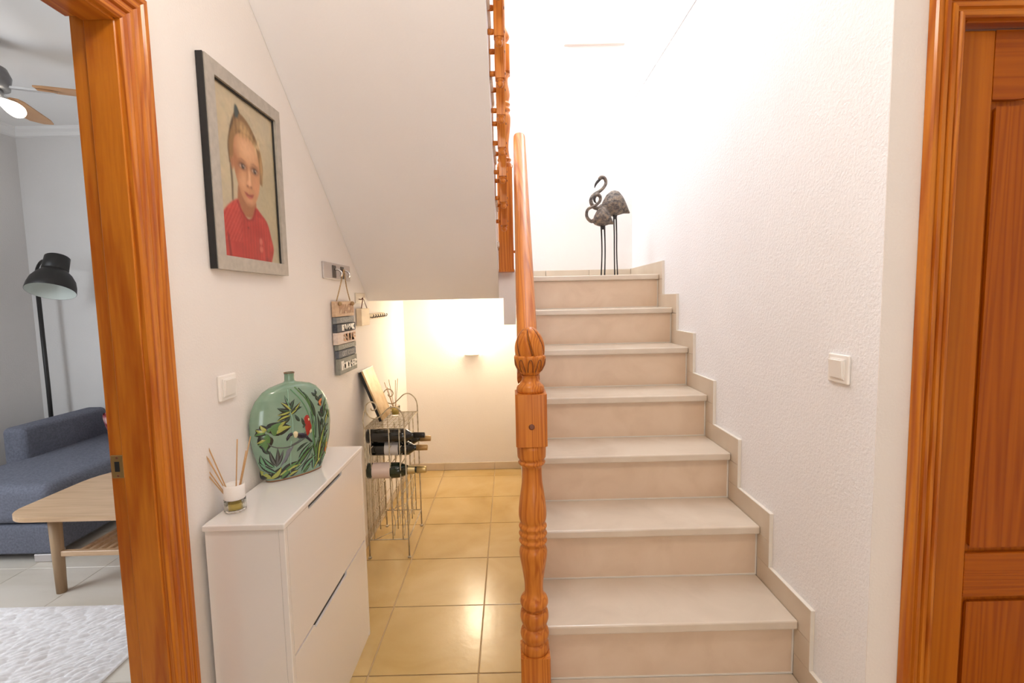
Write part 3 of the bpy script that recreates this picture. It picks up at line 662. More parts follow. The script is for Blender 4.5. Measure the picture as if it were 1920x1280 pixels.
# ------------------------------------------------------------------ framed portrait
PY0, PY1, PZ0, PZ1 = 1.416, 1.861, 1.496, 2.088
pf = empty('framed_portrait', (XL+.015, 1.6, 1.49), label='large silver framed portrait of a fair haired child in red', cat='picture')
d0, d1_ = XL+.0015, XL+.023
iy0, iy1, iz0, iz1 = 1.459, 1.826, 1.5375, 2.046
M_silver = noisy('satin_silver_frame', [(.3, (.44, .41, .36, 1)), (.7, (.54, .50, .44, 1))], 40, 3, .42, metal=.35, stretch=(1, 1, 1))
def mitre(a0, a1, b0, b1, side):
    # frame member as a prism with mitred ends in the (y, z) plane
    return MB().prism([a0, a1, b1, b0], 'x', d0, d1_)
O = [(PY0, PZ0), (PY1, PZ0), (PY1, PZ1), (PY0, PZ1)]; I = [(iy0, iz0), (iy1, iz0), (iy1, iz1), (iy0, iz1)]
for i in range(4):
    j = (i+1) % 4; mitre(O[i], O[j], I[i], I[j], i).build('frame_side', M_silver, pf, .002, 2)
MB().box(d0, d1_-.003, PY0-.005, PY0-.0005, PZ0, PZ1).build('frame_edge', M_black, pf)
mb = MB()
mb.box(d1_-.012, d1_-.008, iy1-.005, iy1, iz0, iz1); mb.box(d1_-.012, d1_-.008, iy0, iy1-.005, iz1-.005, iz1)
mb.build('frame_lip', M_black, pf)
def paint():
    nx, nz = 150, 208
    U, V = np.meshgrid(np.linspace(0, 1, nx), np.linspace(0, 1, nz))
    def nz2(s, seed):
        q = np.random.default_rng(seed); g_ = q.random((s+2, s+2)); a, b = U*s, V*s*1.4 % s; i, j = np.minimum(a.astype(int), s), np.minimum(b.astype(int), s); f, h = a-i, b-j; f, h = f*f*(3-2*f), h*h*(3-2*h)
        return g_[i, j]*(1-f)*(1-h)+g_[i+1, j]*f*(1-h)+g_[i, j+1]*(1-f)*h+g_[i+1, j+1]*f*h
    C = lambda r_, g_, b_: np.array(srgb(r_, g_, b_)[:3])
    img = C(190, 174, 140)[None, None]*np.ones((nz, nx, 3))
    def over(c, mask): nonlocal img; img = img*(1-mask[..., None])+np.asarray(c)*mask[..., None]
    def ell(cu, cv, ru, rv, soft=.12, rot=0):
        a, b = (U-cu)*.72, V-cv; ca, sa = math.cos(rot), math.sin(rot); a, b = a*ca+b*sa, -a*sa+b*ca
        d = np.sqrt((a/(ru*.72))**2+(b/rv)**2); return np.clip((1-d)/soft+.5, 0, 1)
    def poly(pts, soft=.008):
        P_ = np.array(pts); ins = np.zeros(U.shape, bool); dmin = np.full(U.shape, 9.)
        for (x1, y1), (x2, y2) in zip(P_, np.roll(P_, -1, 0)):
            c = ((y1 > V) != (y2 > V)) & (U < (x2-x1)*(V-y1)/(y2-y1+1e-12)+x1); ins ^= c
            ex, ey = (x2-x1)*.72, y2-y1; px, py = (U-x1)*.72, V-y1; t = np.clip((px*ex+py*ey)/(ex*ex+ey*ey+1e-12), 0, 1)
            dmin = np.minimum(dmin, np.hypot(px-t*ex, py-t*ey))
        return np.clip(np.where(ins, dmin, -dmin)/soft+.5, 0, 1)
    over(C(205, 190, 150), .6*nz2(5, 1)); over(C(160, 160, 145), .55*nz2(7, 2)); over(C(214, 190, 160), .4*nz2(11, 3)); over(C(150, 150, 140), .25*nz2(23, 4)**2)
    over(C(170, 160, 128), .5*ell(.85, .62, .25, .35, .9))
    hair = C(128, 96, 58); hl = C(196, 158, 104); hd = C(78, 56, 32)
    sub = lambda pts, s=.008: poly([tuple(p) for p in spline(pts+[pts[0]], 4)], s)
    over(hd, sub([(.20, .44), (.19, .34), (.22, .26), (.26, .19), (.31, .13), (.36, .08), (.42, .11), (.40, .2), (.32, .3), (.27, .42)]))
    over(hair, sub([(.21, .43), (.20, .33), (.25, .24), (.33, .15), (.42, .105), (.54, .13), (.65, .19), (.73, .27), (.76, .36), (.74, .45), (.70, .49), (.5, .4), (.3, .45)]))
    over(C(52, 70, 72), sub([(.335, .145), (.325, .10), (.345, .065), (.385, .075), (.395, .11), (.37, .14)]))
    over(hd, .85*poly([(.205, .44), (.235, .44), (.24, .56), (.225, .66), (.205, .66), (.21, .55)], .01))
    sk = C(190, 138, 98)
    over(C(158, 104, 70), sub([(.31, .55), (.57, .60), (.60, .66), (.58, .71), (.45, .735), (.34, .71), (.29, .655)]))
    face = sub([(.26, .36), (.30, .27), (.40, .225), (.54, .225), (.66, .27), (.705, .36), (.70, .45), (.675, .53), (.63, .59), (.56, .645), (.47, .662), (.40, .635), (.34, .58), (.29, .50), (.262, .43)])
    over(sk, face)
    over(C(160, 104, 68), .8*face*ell(.27, .46, .09, .2, .9)); over(C(226, 178, 136), .75*face*ell(.5, .31, .16, .07, 1.2)); over(C(222, 168, 128), .6*face*ell(.40, .52, .08, .05, 1.2)); over(C(214, 150, 112), .6*face*ell(.63, .52, .06, .05, 1.2))
    over(C(150, 98, 64), .5*face*ell(.5, .66, .16, .03, 1.0)); over(C(220, 160, 124), .5*face*ell(.49, .625, .06, .02, 1))
    over(sk*.9, sub([(.215, .40), (.25, .385), (.265, .42), (.26, .46), (.235, .47)])); over(C(150, 90, 60), .6*ell(.243, .425, .018, .03, .8))
    # fringe and side hair
    over(hair*1.25, sub([(.27, .38), (.285, .30), (.33, .24), (.42, .20), (.50, .185), (.45, .14), (.36, .15), (.27, .22), (.225, .32), (.225, .41)]))
    over(hl, .5*sub([(.36, .255), (.43, .205), (.53, .185), (.62, .215), (.68, .27), (.70, .33), (.66, .285), (.58, .24), (.49, .235)]))
    over(C(206, 170, 120), .6*ell(.47, .185, .09, .03, 1)); over(C(220, 192, 146), .6*ell(.685, .25, .035, .05, 1, .5))
    over(hair*1.2, sub([(.66, .26), (.72, .28), (.765, .36), (.75, .44), (.73, .50), (.70, .46), (.695, .36)])); over(hl, .6*ell(.735, .37, .02, .08, 1))
    for s in range(14):      # strands
        u0 = .30+.03*s; over(hd if s % 2 else hl, .35*poly([(u0, .14+.004*s), (u0+.012, .14+.004*s), (u0*.9+.04, .25), (u0*.9+.03, .25)], .01)*(V < .26))
    # features
    for eu, ev_ in ((.405, .424), (.607, .420)):
        over(C(120, 72, 46), .9*ell(eu, ev_-.004, .068, .026, .8)); over(C(196, 168, 146), ell(eu, ev_+.002, .046, .0115, .5)); over(C(46, 28, 20), ell(eu+.004, ev_+.001, .027, .0155, .4)); over(C(250, 240, 230), .9*ell(eu+.012, ev_-.004, .007, .004, .5))
        over(C(58, 34, 22), .9*poly([(eu-.055, ev_-.002), (eu-.02, ev_-.016), (eu+.03, ev_-.015), (eu+.055, ev_-.001), (eu+.03, ev_-.010), (eu-.02, ev_-.010)], .005))
        over(C(126, 82, 50), .75*poly([(eu-.07, ev_-.032), (eu-.01, ev_-.047), (eu+.06, ev_-.036), (eu+.06, ev_-.030), (eu-.01, ev_-.038)], .008))
    over(C(168, 112, 76), .7*poly([(.475, .40), (.49, .40), (.472, .50), (.448, .525), (.46, .50)], .012)); over(C(232, 184, 144), .7*ell(.512, .48, .018, .05, 1)); over(C(226, 172, 134), .7*ell(.50, .517, .035, .016, 1))
    over(C(112, 62, 42), .8*ell(.470, .535, .018, .006, .8)); over(C(112, 62, 42), .8*ell(.53, .534, .016, .006, .8)); over(C(160, 100, 70), .6*ell(.5, .541, .05, .007, 1))
    over(C(164, 74, 62), sub([(.405, .578), (.45, .579), (.485, .586), (.52, .581), (.568, .576), (.54, .602), (.49, .612), (.44, .600)], .006)); over(C(96, 40, 34), .9*poly([(.395, .574), (.45, .586), (.49, .590), (.53, .587), (.58, .573), (.53, .592), (.49, .596), (.45, .592)], .004)); over(C(200, 116, 100), .7*ell(.49, .603, .04, .005, .8))
    # shirt
    shirt = sub([(-.08, 1.06), (-.02, .90), (.01, .79), (.13, .70), (.29, .640), (.335, .69), (.43, .742), (.52, .725), (.585, .655), (.68, .685), (.79, .735), (.85, .83), (.885, .91), (.83, 1.0), (.80, 1.08)])
    over(C(178, 48, 42), shirt)
    over(C(212, 84, 74), shirt*.55*nz2(9, 8)); over(C(126, 26, 26), shirt*.45*nz2(13, 9)**1.5)
    st_ = (np.sin((V*1.0+U*.9)*150) > .3)*1.; over(C(216, 100, 88), shirt*.40*st_*(U < .34)*(V < .9)); over(C(120, 24, 24), shirt*.30*(np.sin(U*130+4*V) > .5)*(U > .3))
    over(C(110, 22, 22), .8*poly([(.10, .86), (.125, .86), (.15, 1.), (.12, 1.)], .015)); over(C(110, 22, 22), .6*poly([(.72, .86), (.735, .86), (.75, 1.), (.72, 1.)], .02))
    over(C(140, 30, 30), .8*shirt*poly([(.29, .640), (.335, .69), (.43, .742), (.52, .725), (.585, .655), (.60, .665), (.54, .742), (.43, .762), (.32, .705), (.275, .655)], .006))
    over(C(220, 130, 118), .6*shirt*(ell(.645, .87, .028, .022, .5)+ell(.645, .92, .03, .02, .5)).clip(0, 1)); over(C(90, 16, 18), .8*ell(.437, .80, .012, .008, .6))
    hm = (((U-.47)*.72/.215)**2+((V-.30)/.23)**2 < 1)*(V < .24)      # fine hair strands over the crown
    img = img*(1-.30*hm[..., None]*(nz2(60, 21)[..., None]-.35).clip(0, 1))
    img = img*(1+.10*(nz2(40, 22)[..., None]-.5))
    for _ in range(2):
        p_ = np.pad(img, ((1, 1), (1, 1), (0, 0)), 'edge'); img = (p_[:-2, 1:-1]+p_[2:, 1:-1]+p_[1:-1, :-2]+p_[1:-1, 2:]+2*img)/6
    return nx, nz, img
nx, nz_, img = paint()
px = d1_-.014
mb = MB().grid(lambda a, b: (px, iy0+a*(iy1-iy0), iz1-b*(iz1-iz0)), nx, nz_, False)
mt, nt, b_ = newmat('portrait_print'); at = N(nt, 'ShaderNodeAttribute', attribute_name='print'); nt.links.new(at.outputs['Color'], b_.inputs['Base Color']); b_.inputs['Roughness'].default_value = .35
pm = mb.build('portrait_print', mt, pf)
ca = pm.data.color_attributes.new('print', 'FLOAT_COLOR', 'POINT')
buf = np.ones((nz_*nx, 4), np.float32); buf[:, :3] = img.reshape(-1, 3).clip(0, 1); ca.data.foreach_set('color', buf.ravel())
box('backing_board', M_black, pf, d0, px-.002, iy0-.005, iy1+.005, iz0-.005, iz1+.005)

# ------------------------------------------------------------------ hooks and hanging signs on the left wall
def text_part(txt, yc, zc, h, wmax, x, mat, parent, name='lettering', font_scale=1.0, bold=0.0, depth=.0004):
    c = bpy.data.curves.new('lettering', 'FONT'); c.body = txt; c.align_x = 'CENTER'; c.align_y = 'CENTER'; c.extrude = depth/2; c.size = h; c.offset = bold
    o = bpy.data.objects.new('tmp', c); col.objects.link(o); dg = bpy.context.evaluated_depsgraph_get()
    me = bpy.data.meshes.new_from_object(o.evaluated_get(dg)); bpy.data.objects.remove(o)
    co = np.array([v.co[:] for v in me.vertices]); 
    lo, hi = co.min(0), co.max(0); ctr = (lo+hi)/2; s = (hi-lo)
    k = min(wmax/s[0], 99); kz = h/s[1]
    for v in me.vertices:
        a, b, d = v.co
        v.co = (x+(d-lo[2]), yc+(a-ctr[0])*k, zc+(b-ctr[1])*kz)
    me.materials.clear(); me.materials.append(mat)
    t = bpy.data.objects.new(name, me); col.objects.link(t); t.parent = parent; t.location = tuple(-q for q in parent.location)
    return t
hp = empty('hook_plate', (XL, 2.44, 1.543), label='silver wall plate with two coat hooks holding the beach sign', cat='coat hook')
MB().box(XL+.0005, XL+.009, 2.255, 2.628, 1.504, 1.583).build('plate', M_alu, hp, .003, 2)
M_dark = plain('dark_hook_slot', (.10, .085, .075, 1), .4, .5)
for yy in (2.385, 2.50):
    h_ = MB().box(XL+.009, XL+.012, yy-.024, yy+.024, 1.512, 1.572).build('hook_mount', M_dark, hp, .002, 1)
    MB().tube(spline([(XL+.012, yy, 1.552), (XL+.032, yy, 1.550), (XL+.046, yy, 1.535), (XL+.040, yy, 1.518), (XL+.050, yy, 1.552)][:4], 5), .0045, 8).build('hook', M_chrome, h_)
bs = empty('beach_sign', (XL+.01, 2.46, 1.04), label='tall plank sign of stacked painted words hanging by twine from the hooks', cat='sign')
SY0, SY1, ang = 2.335, 2.612, 0
def plank(z0, z1, mat, y0=SY0, y1=SY1, x1=XL+.026):
    return MB().box(XL+.006, x1, y0, y1, z0+.0008, z1-.0008).build('plank', mat, bs, .0015, 1)
def paintwood(name, a, b): return noisy(name, [(.3, a), (.6, b)], 60, 4, .75, stretch=(1, .15, 1))
w_nat = paintwood('bare_plank', (.50, .33, .20, 1), (.66, .47, .31, 1)); w_gry = paintwood('grey_painted_plank', (.17, .18, .185, 1), (.26, .265, .26, 1)); w_blk = paintwood('charcoal_plank', (.035, .038, .05, 1), (.08, .085, .10, 1)); w_wht = paintwood('whitewashed_plank', (.62, .50, .43, 1), (.74, .62, .54, 1)); w_grn = paintwood('grey_green_plank', (.22, .23, .20, 1), (.30, .30, .26, 1)); w_blu = paintwood('slate_plank', (.10, .11, .13, 1), (.15, .16, .18, 1))
t_wh = plain('white_lettering', (.80, .78, .72, 1), .6); t_gr = plain('pale_grey_lettering', (.42, .42, .40, 1), .7); t_or = plain('ochre_lettering', (.30, .11, .02, 1), .6)
zs = [1.400, 1.305, 1.256, 1.204, 1.121, 1.076, 1.038 - .0]
def sgn(z1, z0, mat, txt, tm, hh, ym=0, wm=.2, y0=SY0, y1=SY1, bold=.0, x1=XL+.026):
    p_ = plank(z0, z1, mat, y0, y1, x1)
    t_ = text_part(txt, (y0+y1)/2+ym, (z0+z1)/2, hh, wm, x1+.0002, tm, bs, bold=bold)
    return p_
sgn(1.400, 1.324, w_nat, 'BEACH', t_or, .046, .022, .215, bold=.004, x1=XL+.024)
sgn(1.323, 1.291, w_gry, 'SUNSHINE', t_gr, .020, .02, .2, SY0+.004, SY1-.012)
sgn(1.290, 1.250, w_blk, 'RELAX', t_wh, .030, .025, .20, SY0+.002, SY1+.004, .006, XL+.028)
sgn(1.249, 1.190, w_wht, 'SURF', t_or, .038, .035, .185, SY0-.002, SY1, .008, XL+.029)
sgn(1.189, 1.162, w_grn, 'SANDY', t_gr, .016, .015, .18, SY0+.012, SY1+.004)
sgn(1.161, 1.123, w_blu, 'GET COSY', t_gr, .022, .012, .19, SY0+.012, SY1-.004)
sgn(1.122, 1.043, w_grn, 'house', t_wh, .052, .01, .245, SY0+.012, SY1, .008, XL+.028)
MB().tube(spline([(XL+.018, 2.375, 1.402), (XL+.026, 2.41, 1.47), (XL+.036, 2.440, 1.545), (XL+.036, 2.452, 1.546), (XL+.028, 2.50, 1.47), (XL+.018, 2.575, 1.402)], 5), .003, 6).build('twine', M_rope, bs)
for yy in (2.378, 2.572): MB().lathe([(0, .004), (.004, .010), (.010, .011), (.016, .006), (.018, .001)], n=10, axis=(1, 0, 0), org=(XL+.024, yy, 1.388)).build('twine_knot', M_rope, bs)
hk = empty('hook_plate', (XL, 2.80, 1.415), label='pale adhesive wall hook under the sloping underside, above the cream plaque', cat='coat hook')
MB().box(XL+.0005, XL+.006, 2.715, 2.895, 1.387, 1.445).build('plate', plain('cream_hook_plate', (.70, .62, .50, 1), .4), hk, .003, 2)
MB().tube([(XL+.006, 2.765, 1.410), (XL+.022, 2.765, 1.408), (XL+.026, 2.765, 1.416)], .003, 6).build('hook', M_plug, hk)
pq = empty('cream_plaque', (XL+.015, 2.80, 1.258), label='small cream wooden plaque on a short cord beside the beach sign', cat='sign')
MB().box(XL+.004, XL+.034, 2.712, 2.865, 1.262, 1.358).build('board', noisy('cream_wood', [(.3, (.70, .56, .38, 1)), (.7, (.78, .64, .44, 1))], 30, 3, .6, stretch=(1, .2, 1)), pq, .002, 1)
MB().tube([(XL+.030, 2.725, 1.358), (XL+.0305, 2.765, 1.419), (XL+.030, 2.835, 1.358)], .0025, 6).build('cord', M_plug, pq)
kr = empty('key_rack', (XL+.01, 3.09, 1.30), label='narrow pale key rack with a row of little hooks under the stairs', cat='key rack')
MB().box(XL+.0005, XL+.018, 2.905, 3.285, 1.290, 1.322).build('rail', plain('pale_rack_wood', (.62, .52, .36, 1), .6), kr, .003, 2)
for i in range(7):
    yy = 2.935+i*.053
    MB().tube(spline([(XL+.018, yy, 1.303), (XL+.034, yy, 1.300), (XL+.040, yy, 1.310), (XL+.037, yy, 1.318)], 4), .003, 6).build('hook', M_dark, kr)

# ------------------------------------------------------------------ wine rack
WX0, WX1, WY0, WY1, WZ = -.785, -.570, 2.572, 2.950, .722
rack = empty('wine_rack', (-.68, 2.76, 0), label='cream wire wine rack with scrolled top in the niche under the stairs', cat='wine rack')
M_wire = noisy('aged_cream_wire', [(.3, (.36, .29, .18, 1)), (.6, (.60, .52, .38, 1))], 40, 3, .5, metal=.2)
def wire(pts, rr=.0028, name='wire', n=6): return MB().tube(pts, rr, n).build(name, M_wire, rack)
for xx in (WX0, WX1):
    for yy in (WY0, WY1):
        wire([(xx, yy, .012), (xx, yy, WZ)], .0042, 'post')
        MB().lathe([(0.0005, .009), (.006, .0105), (.012, .006)], (xx, yy), 12).build('foot', M_wire, rack)
for z in (.105, WZ):
    for yy in (WY0, WY1): wire([(WX0, yy, z), (WX1, yy, z)], .0032, 'rail')
    for xx in (WX0, WX1): wire([(xx, WY0, z), (xx, WY1, z)], .0032, 'rail')
for yy in (WY0, WY1):        # scrolled crest: rises from the front post, dips, curls at the wall side
    S = [(-.570, WZ), (-.571, WZ+.05), (-.585, WZ+.088), (-.615, WZ+.112), (-.648, WZ+.108), (-.680, WZ+.080), (-.705, WZ+.058), (-.728, WZ+.052), (-.752, WZ+.062), (-.770, WZ+.090), (-.770, WZ+.122), (-.750, WZ+.142), (-.726, WZ+.138), (-.714, WZ+.118), (-.722, WZ+.100), (-.738, WZ+.098), (-.744, WZ+.110)]
    wire([(p[0], yy, p[1]) for p in spline(S, 5)], .0036, 'scroll')
    S2 = [(WX0, WZ), (WX0-.003, WZ+.05), (-.776, WZ+.10)]
    wire([(p[0], yy, p[1]) for p in spline(S2, 5)], .003, 'scroll_brace')
for i in range(1, 14):       # back lattice
    yy = WY0+i*(WY1-WY0)/14; wob = .004*math.sin(i*2.1)
    wire([(WX0, yy, .105), (WX0, yy+wob, .4), (WX0, yy, WZ)], .0022)
for i in range(1, 9):        # shelf wires
    xx = WX0+i*(WX1-WX0)/9; wire([(xx, WY0, WZ), (xx, WY1, WZ)], .0018, 'shelf_wire')
for i in range(1, 16):
    yy = WY0+i*(WY1-WY0)/16; wire([(WX0, yy, WZ+.002), (WX1, yy, WZ+.002)], .0016, 'shelf_wire')
zr = [.655, .560, .475, .385, .295, .205]   # bottle cradle levels
for xx in (-.655, -.60):     # uprights and wavy vine on the front plane
    for i in range(0, 4):
        yy = WY0+.0+i*.126; wire([(xx, yy, .105), (xx, yy, WZ)], .0030, 'upright')
    for k in range(3):
        y0 = WY0+.03+k*.126
        wire([(xx+.004*math.sin(t*9), y0+.022*math.sin(t*17+k), .11+t*.6) for t in np.linspace(0, 1, 40)], .0020, 'vine_wire', 5)
    for z in zr: wire([(xx, WY0, z-.043), (xx, WY1, z-.043)], .0024, 'cradle_wire')
for z in zr: wire([(-.755, WY0, z-.043), (-.755, WY1, z-.043)], .0024, 'cradle_wire')
for yy in (WY0+.0, WY0+.126, WY0+.252, WY1):
    wire([(-.755, yy, .105), (-.755, yy, WZ)], .0026, 'upright')
for yy in (WY0, WY1): wire([(-.755, yy, .105), (-.655, yy, .15)], .002)
# bottles lie across the rack with their necks towards the passage
M_dglass = plain('dark_wine_glass', (.006, .007, .006, 1), .08, coat=.5); M_green = plain('green_champagne_glass', (.006, .018, .008, 1), .08, coat=.5)
def bottle(y, z, x0, label, body, capm, labm, champ=False, L=.305, lab=(.05, .15), cap_len=.06, tilt=0):
    o = empty('wine_bottle', (x0, y, z), label=label, cat='bottle', group=None)
    R = .0385 if not champ else .0425
    P = [(0, R*.6), (.003, R*.93), (.010, R), (.185*L/.305, R), (.205*L/.305, R*.9), (.225*L/.305, R*.58), (.24*L/.305, R*.40), (L-.01, R*.36)] if not champ else [(0, R*.6), (.004, R*.93), (.012, R), (.15, R), (.18, R*.88), (.21, R*.62), (.24, R*.44), (L-.01, R*.36)]
    MB().lathe(prof_smooth(P, 3), n=28, axis=(1, 0, tilt), org=(x0, y, z)).build('glass', body, o)
    MB().lathe([(L-cap_len, R*.43 if not champ else R*.5), (L-.004, R*.40), (L, R*.36)], n=20, axis=(1, 0, tilt), org=(x0, y, z)).build('capsule', capm, o)
    if labm: MB().lathe([(lab[0], R*1.012), (lab[1], R*1.012)], n=28, axis=(1, 0, tilt), org=(x0, y, z), cap=False).build('label', labm, o)
    if champ: MB().lathe([(L-.125, R*.62), (L-.06, R*.5)], n=20, axis=(1, 0, tilt), org=(x0, y, z), cap=False).build('foil', plain('pale_gold_foil', (.62, .50, .26, 1), .3, .7), o)
    return o
M_cork = plain('gold_capsule', (.50, .32, .13, 1), .4, .5); M_lab = plain('white_paper_label', (.62, .60, .58, 1), .6); M_lab2 = plain('pinkish_paper_label', (.68, .55, .48, 1), .6); M_blkcap = plain('black_capsule', (.012, .01, .01, 1), .3)
bottle(2.615, .668, -.775, 'dark wine bottle with black capsule, nearest on top row of the wire rack', M_dglass, M_blkcap, None)
bottle(2.745, .612, -.775, 'dark wine bottle with gold capsule behind the black capped one', M_dglass, M_cork, None, L=.315)
bottle(2.645, .590, -.768, 'wine bottle with white label and gold capsule in second row of rack', M_dglass, M_cork, M_lab, lab=(.075, .15))
bottle(2.605, .480, -.782, 'green champagne bottle with pinkish label and gold foil, lowest in rack', M_green, plain('gold_foil_cap', (.60, .46, .20, 1), .3, .7), M_lab2, True, .315, (.028, .125), .05)
# things on the rack's top shelf
lf = empty('leaning_frame', (-.76, 2.80, WZ+.004), label='gold faced picture frame leaning on the wall atop the wire rack', cat='picture')
a0, a1 = Vector((-.838, 0, 1.004)), Vector((-.735, 0, WZ+.0045))
dv = (a0-a1).normalized(); nn = Vector((-dv.z, 0, dv.x)) * -1
def slab(y0, y1, t0, t1, s0_, s1_, name, mat):
    vs = []
    Lh = (a0-a1).length
    for yy in (y0, y1):
        for s_ in (s0_*Lh, s1_*Lh):
            for t in (t0, t1): vs.append(tuple(a1+dv*s_+nn*t+Vector((0, yy, 0))))
    return MB().add(vs, [(0,1,3,2),(4,6,7,5),(0,4,5,1),(2,3,7,6),(0,2,6,4),(1,5,7,3)]).build(name, mat, lf)
slab(2.700, 2.905, -.002, .012, 0, 1, 'back_board', M_black)
slab(2.703, 2.902, .0125, .022, 0, 1, 'face', noisy('gold_leaf_face', [(.3, (.55, .36, .17, 1)), (.7, (.72, .54, .30, 1))], 20, 3, .45, metal=.2))
slab(2.698, 2.907, -.002, .024, 1.0005, 1.02, 'top_edge', plain('white_frame_edge', (.8, .76, .70, 1), .5))
diffuser((-.680, 2.845, WZ+.006), .028, .055, .01, [(-.30, 0, .19), (-.12, .2, .20), (.0, -.3, .19), (.12, .1, .20), (-.2, .4, .16)], .2, 'little glass reed diffuser on top of the wire wine rack', white=False)

# ------------------------------------------------------------------ wall lamp under the stairs
sx_, sz_, sw, sh = -.308, .958, .185, .17
scn = empty('wall_lamp', (sx_, YB, sz_), label='small half round uplighter glowing on the white wall under the stairs', cat='wall lamp')
mb = MB(); nseg = 20; vs = []
for z, rr in ((sz_, .055), (sz_+.012, .080), (sz_+.06, .090), (sz_+sh, .094)):
    for i in range(nseg+1):
        a = PI*i/nseg; vs.append((sx_+rr*math.cos(a), YB-.002-rr*.85*math.sin(a), z))
mb.add(vs, [(k*(nseg+1)+i, k*(nseg+1)+i+1, (k+1)*(nseg+1)+i+1, (k+1)*(nseg+1)+i) for k in range(3) for i in range(nseg)], True)
mb.build('glass_shade', emit('lit_frosted_glass', (1, .87, .66, 1), 9), scn)
mb = MB(); mb.prism([(sx_+.060*math.cos(PI*i/12), YB-.002-.052*math.sin(PI*i/12)) for i in range(13)], 'z', sz_-.0035, sz_-.0005).build('base_rim', plain('grey_lamp_base', (.35, .33, .30, 1), .4), scn)
MB().lathe([(0, .02), (.06, .024), (.08, .015), (.085, .004)], n=14, axis=(0, 0, 1), org=(sx_, YB-.04, sz_+.03)).build('bulb', emit('lit_bulb', (1, .8, .55, 1), 20), scn)
point('wall_lamp_light', (sx_, YB-.13, sz_+.26), 10.0, (1, .84, .60), .07)

# ------------------------------------------------------------------ metal flamingos on the landing
M_bronze = noisy('weathered_bronze', [(.3, (.06, .05, .045, 1)), (.5, (.17, .14, .12, 1)), (.7, (.30, .22, .15, 1))], 55, 5, .45, .5, 120, metal=.55)
M_iron = plain('dark_iron', (.045, .04, .04, 1), .45, .7)
FY = 3.02; FK = FY/920.1       # metres per pixel at that depth
def fp(x, y, dy=0):            # from the studied outline to a point beside the wall
    xx = (x-1070)/1.0; return None
def flamingo(cx, body, neck, nr, legs, bill, label, dy):
    z0 = 8*r+.0005
    o = empty('flamingo_figure', (cx, FY+dy, z0), label=label, cat='figurine')
    X = lambda q: (cx+q[0], FY+dy+(q[2] if len(q) > 2 else 0), z0+q[1])
    # body: domed back, drooping tail at the right, flat belly
    (bx0, bx1, bz0, bz1) = body; bw, bh = bx1-bx0, bz1-bz0
    mb = MB(); S = 22; R_ = 18; vs = []
    for i in range(S+1):
        t = i/S; xx = bx0+bw*t
        top = bz0+bh*np.interp(t, [0, .08, .22, .38, .50, .64, .78, .89, 1], [.26, .52, .82, .97, 1, .95, .75, .48, .13])
        bot = bz0+bh*np.interp(t, [0, .10, .28, .48, .66, .80, 1], [.22, .08, .0, -.05, .02, .07, .07])
        wd = .5*bh*.62*max(.05, math.sin(PI*(.07+.87*t)))**.8
        if t < .04: top = bot = (top+bot)/2
        for k in range(R_):
            a = 2*PI*k/R_; c, s_ = math.cos(a), math.sin(a)
            vs.append(X((xx, float(top+bot)/2+(top-bot)/2*s_, wd*c*(1-.25*max(0, s_)))))
    mb.add(vs, [(i*R_+k, i*R_+(k+1) % R_, (i+1)*R_+(k+1) % R_, (i+1)*R_+k) for i in range(S) for k in range(R_)], True)
    mb.add(vs[:R_], [tuple(range(R_))]); mb.add(vs[-R_:], [tuple(range(R_))])
    mb.build('body', M_bronze, o)
    sp = spline([X(q) for q in neck], 7); rs = lerp_list(nr, len(sp))
    MB().tube(sp, rs, 12).build('neck_and_head', M_bronze, o)
    sb = spline([X(q) for q in bill], 6); MB().tube(sb, lerp_list([.0085, .0085, .006, .002], len(sb)), 10).build('bill', M_iron, o)
    for (tx, tz, fx, ft, dd) in legs:
        pts = spline([X((tx, tz+.02, dd)), X((tx+.003, tz*.72, dd)), X((tx+.003, tz*.40, dd)), X((fx, .004, dd))], 6)
        MB().tube(pts, lerp_list([.0055, .0042, .0040, .0038, .0042], len(pts)), 8).build('leg', M_iron, o)
        MB().lathe([(z0, .008), (z0+.004, .006), (z0+.006, .003)], (X((fx, 0))[0], FY+dy+dd), 10).build('foot', M_iron, o)
    tz = sum(l[1] for l in legs)/2; txm = sum(l[0] for l in legs)/2
    MB().lathe([(z0+tz-.004, .007), (z0+tz+.012, .013), (z0+tz+.04, .022)], (X((txm, 0))[0], FY+dy+.0), 14).build('thigh', M_iron, o)
k_ = FK
def Q(x, y): return ((x-1128)*k_, (521-y)*k_)      # outline pixels -> metres about the pair's middle
qx = lambda x: (x-1128)*k_
cxf = (1128-950.5)*k_
flamingo(cxf, (qx(1124), qx(1179), Q(0, 409)[1], Q(0, 363)[1]),
         [Q(1128, 392)+(0,), Q(1121, 396)+(-.012,), Q(1111, 394)+(-.028,), Q(1106, 386)+(-.034,), Q(1107, 378)+(-.030,), Q(1113, 371)+(-.022,), Q(1123, 365)+(-.012,), Q(1131, 358)+(-.006,), Q(1135.5, 349)+(0,), Q(1133, 341)+(0,), Q(1127, 339.5)+(0,), Q(1123, 343)+(0,)],
         [.016, .013, .012, .011, .0105, .0105, .0100, .0095, .0092, .0105, .013, .010],
         [(qx(1149), Q(0, 415)[1], qx(1150.5), 0, -.012), (qx(1155), Q(0, 414)[1], qx(1157.5), 0, .012)],
         [Q(1124, 343)+(0,), Q(1119, 348)+(0,), Q(1116, 353)+(0,), Q(1114.5, 358)+(0,)], 'taller bronze flamingo figure with raised head on the stair landing', .03)
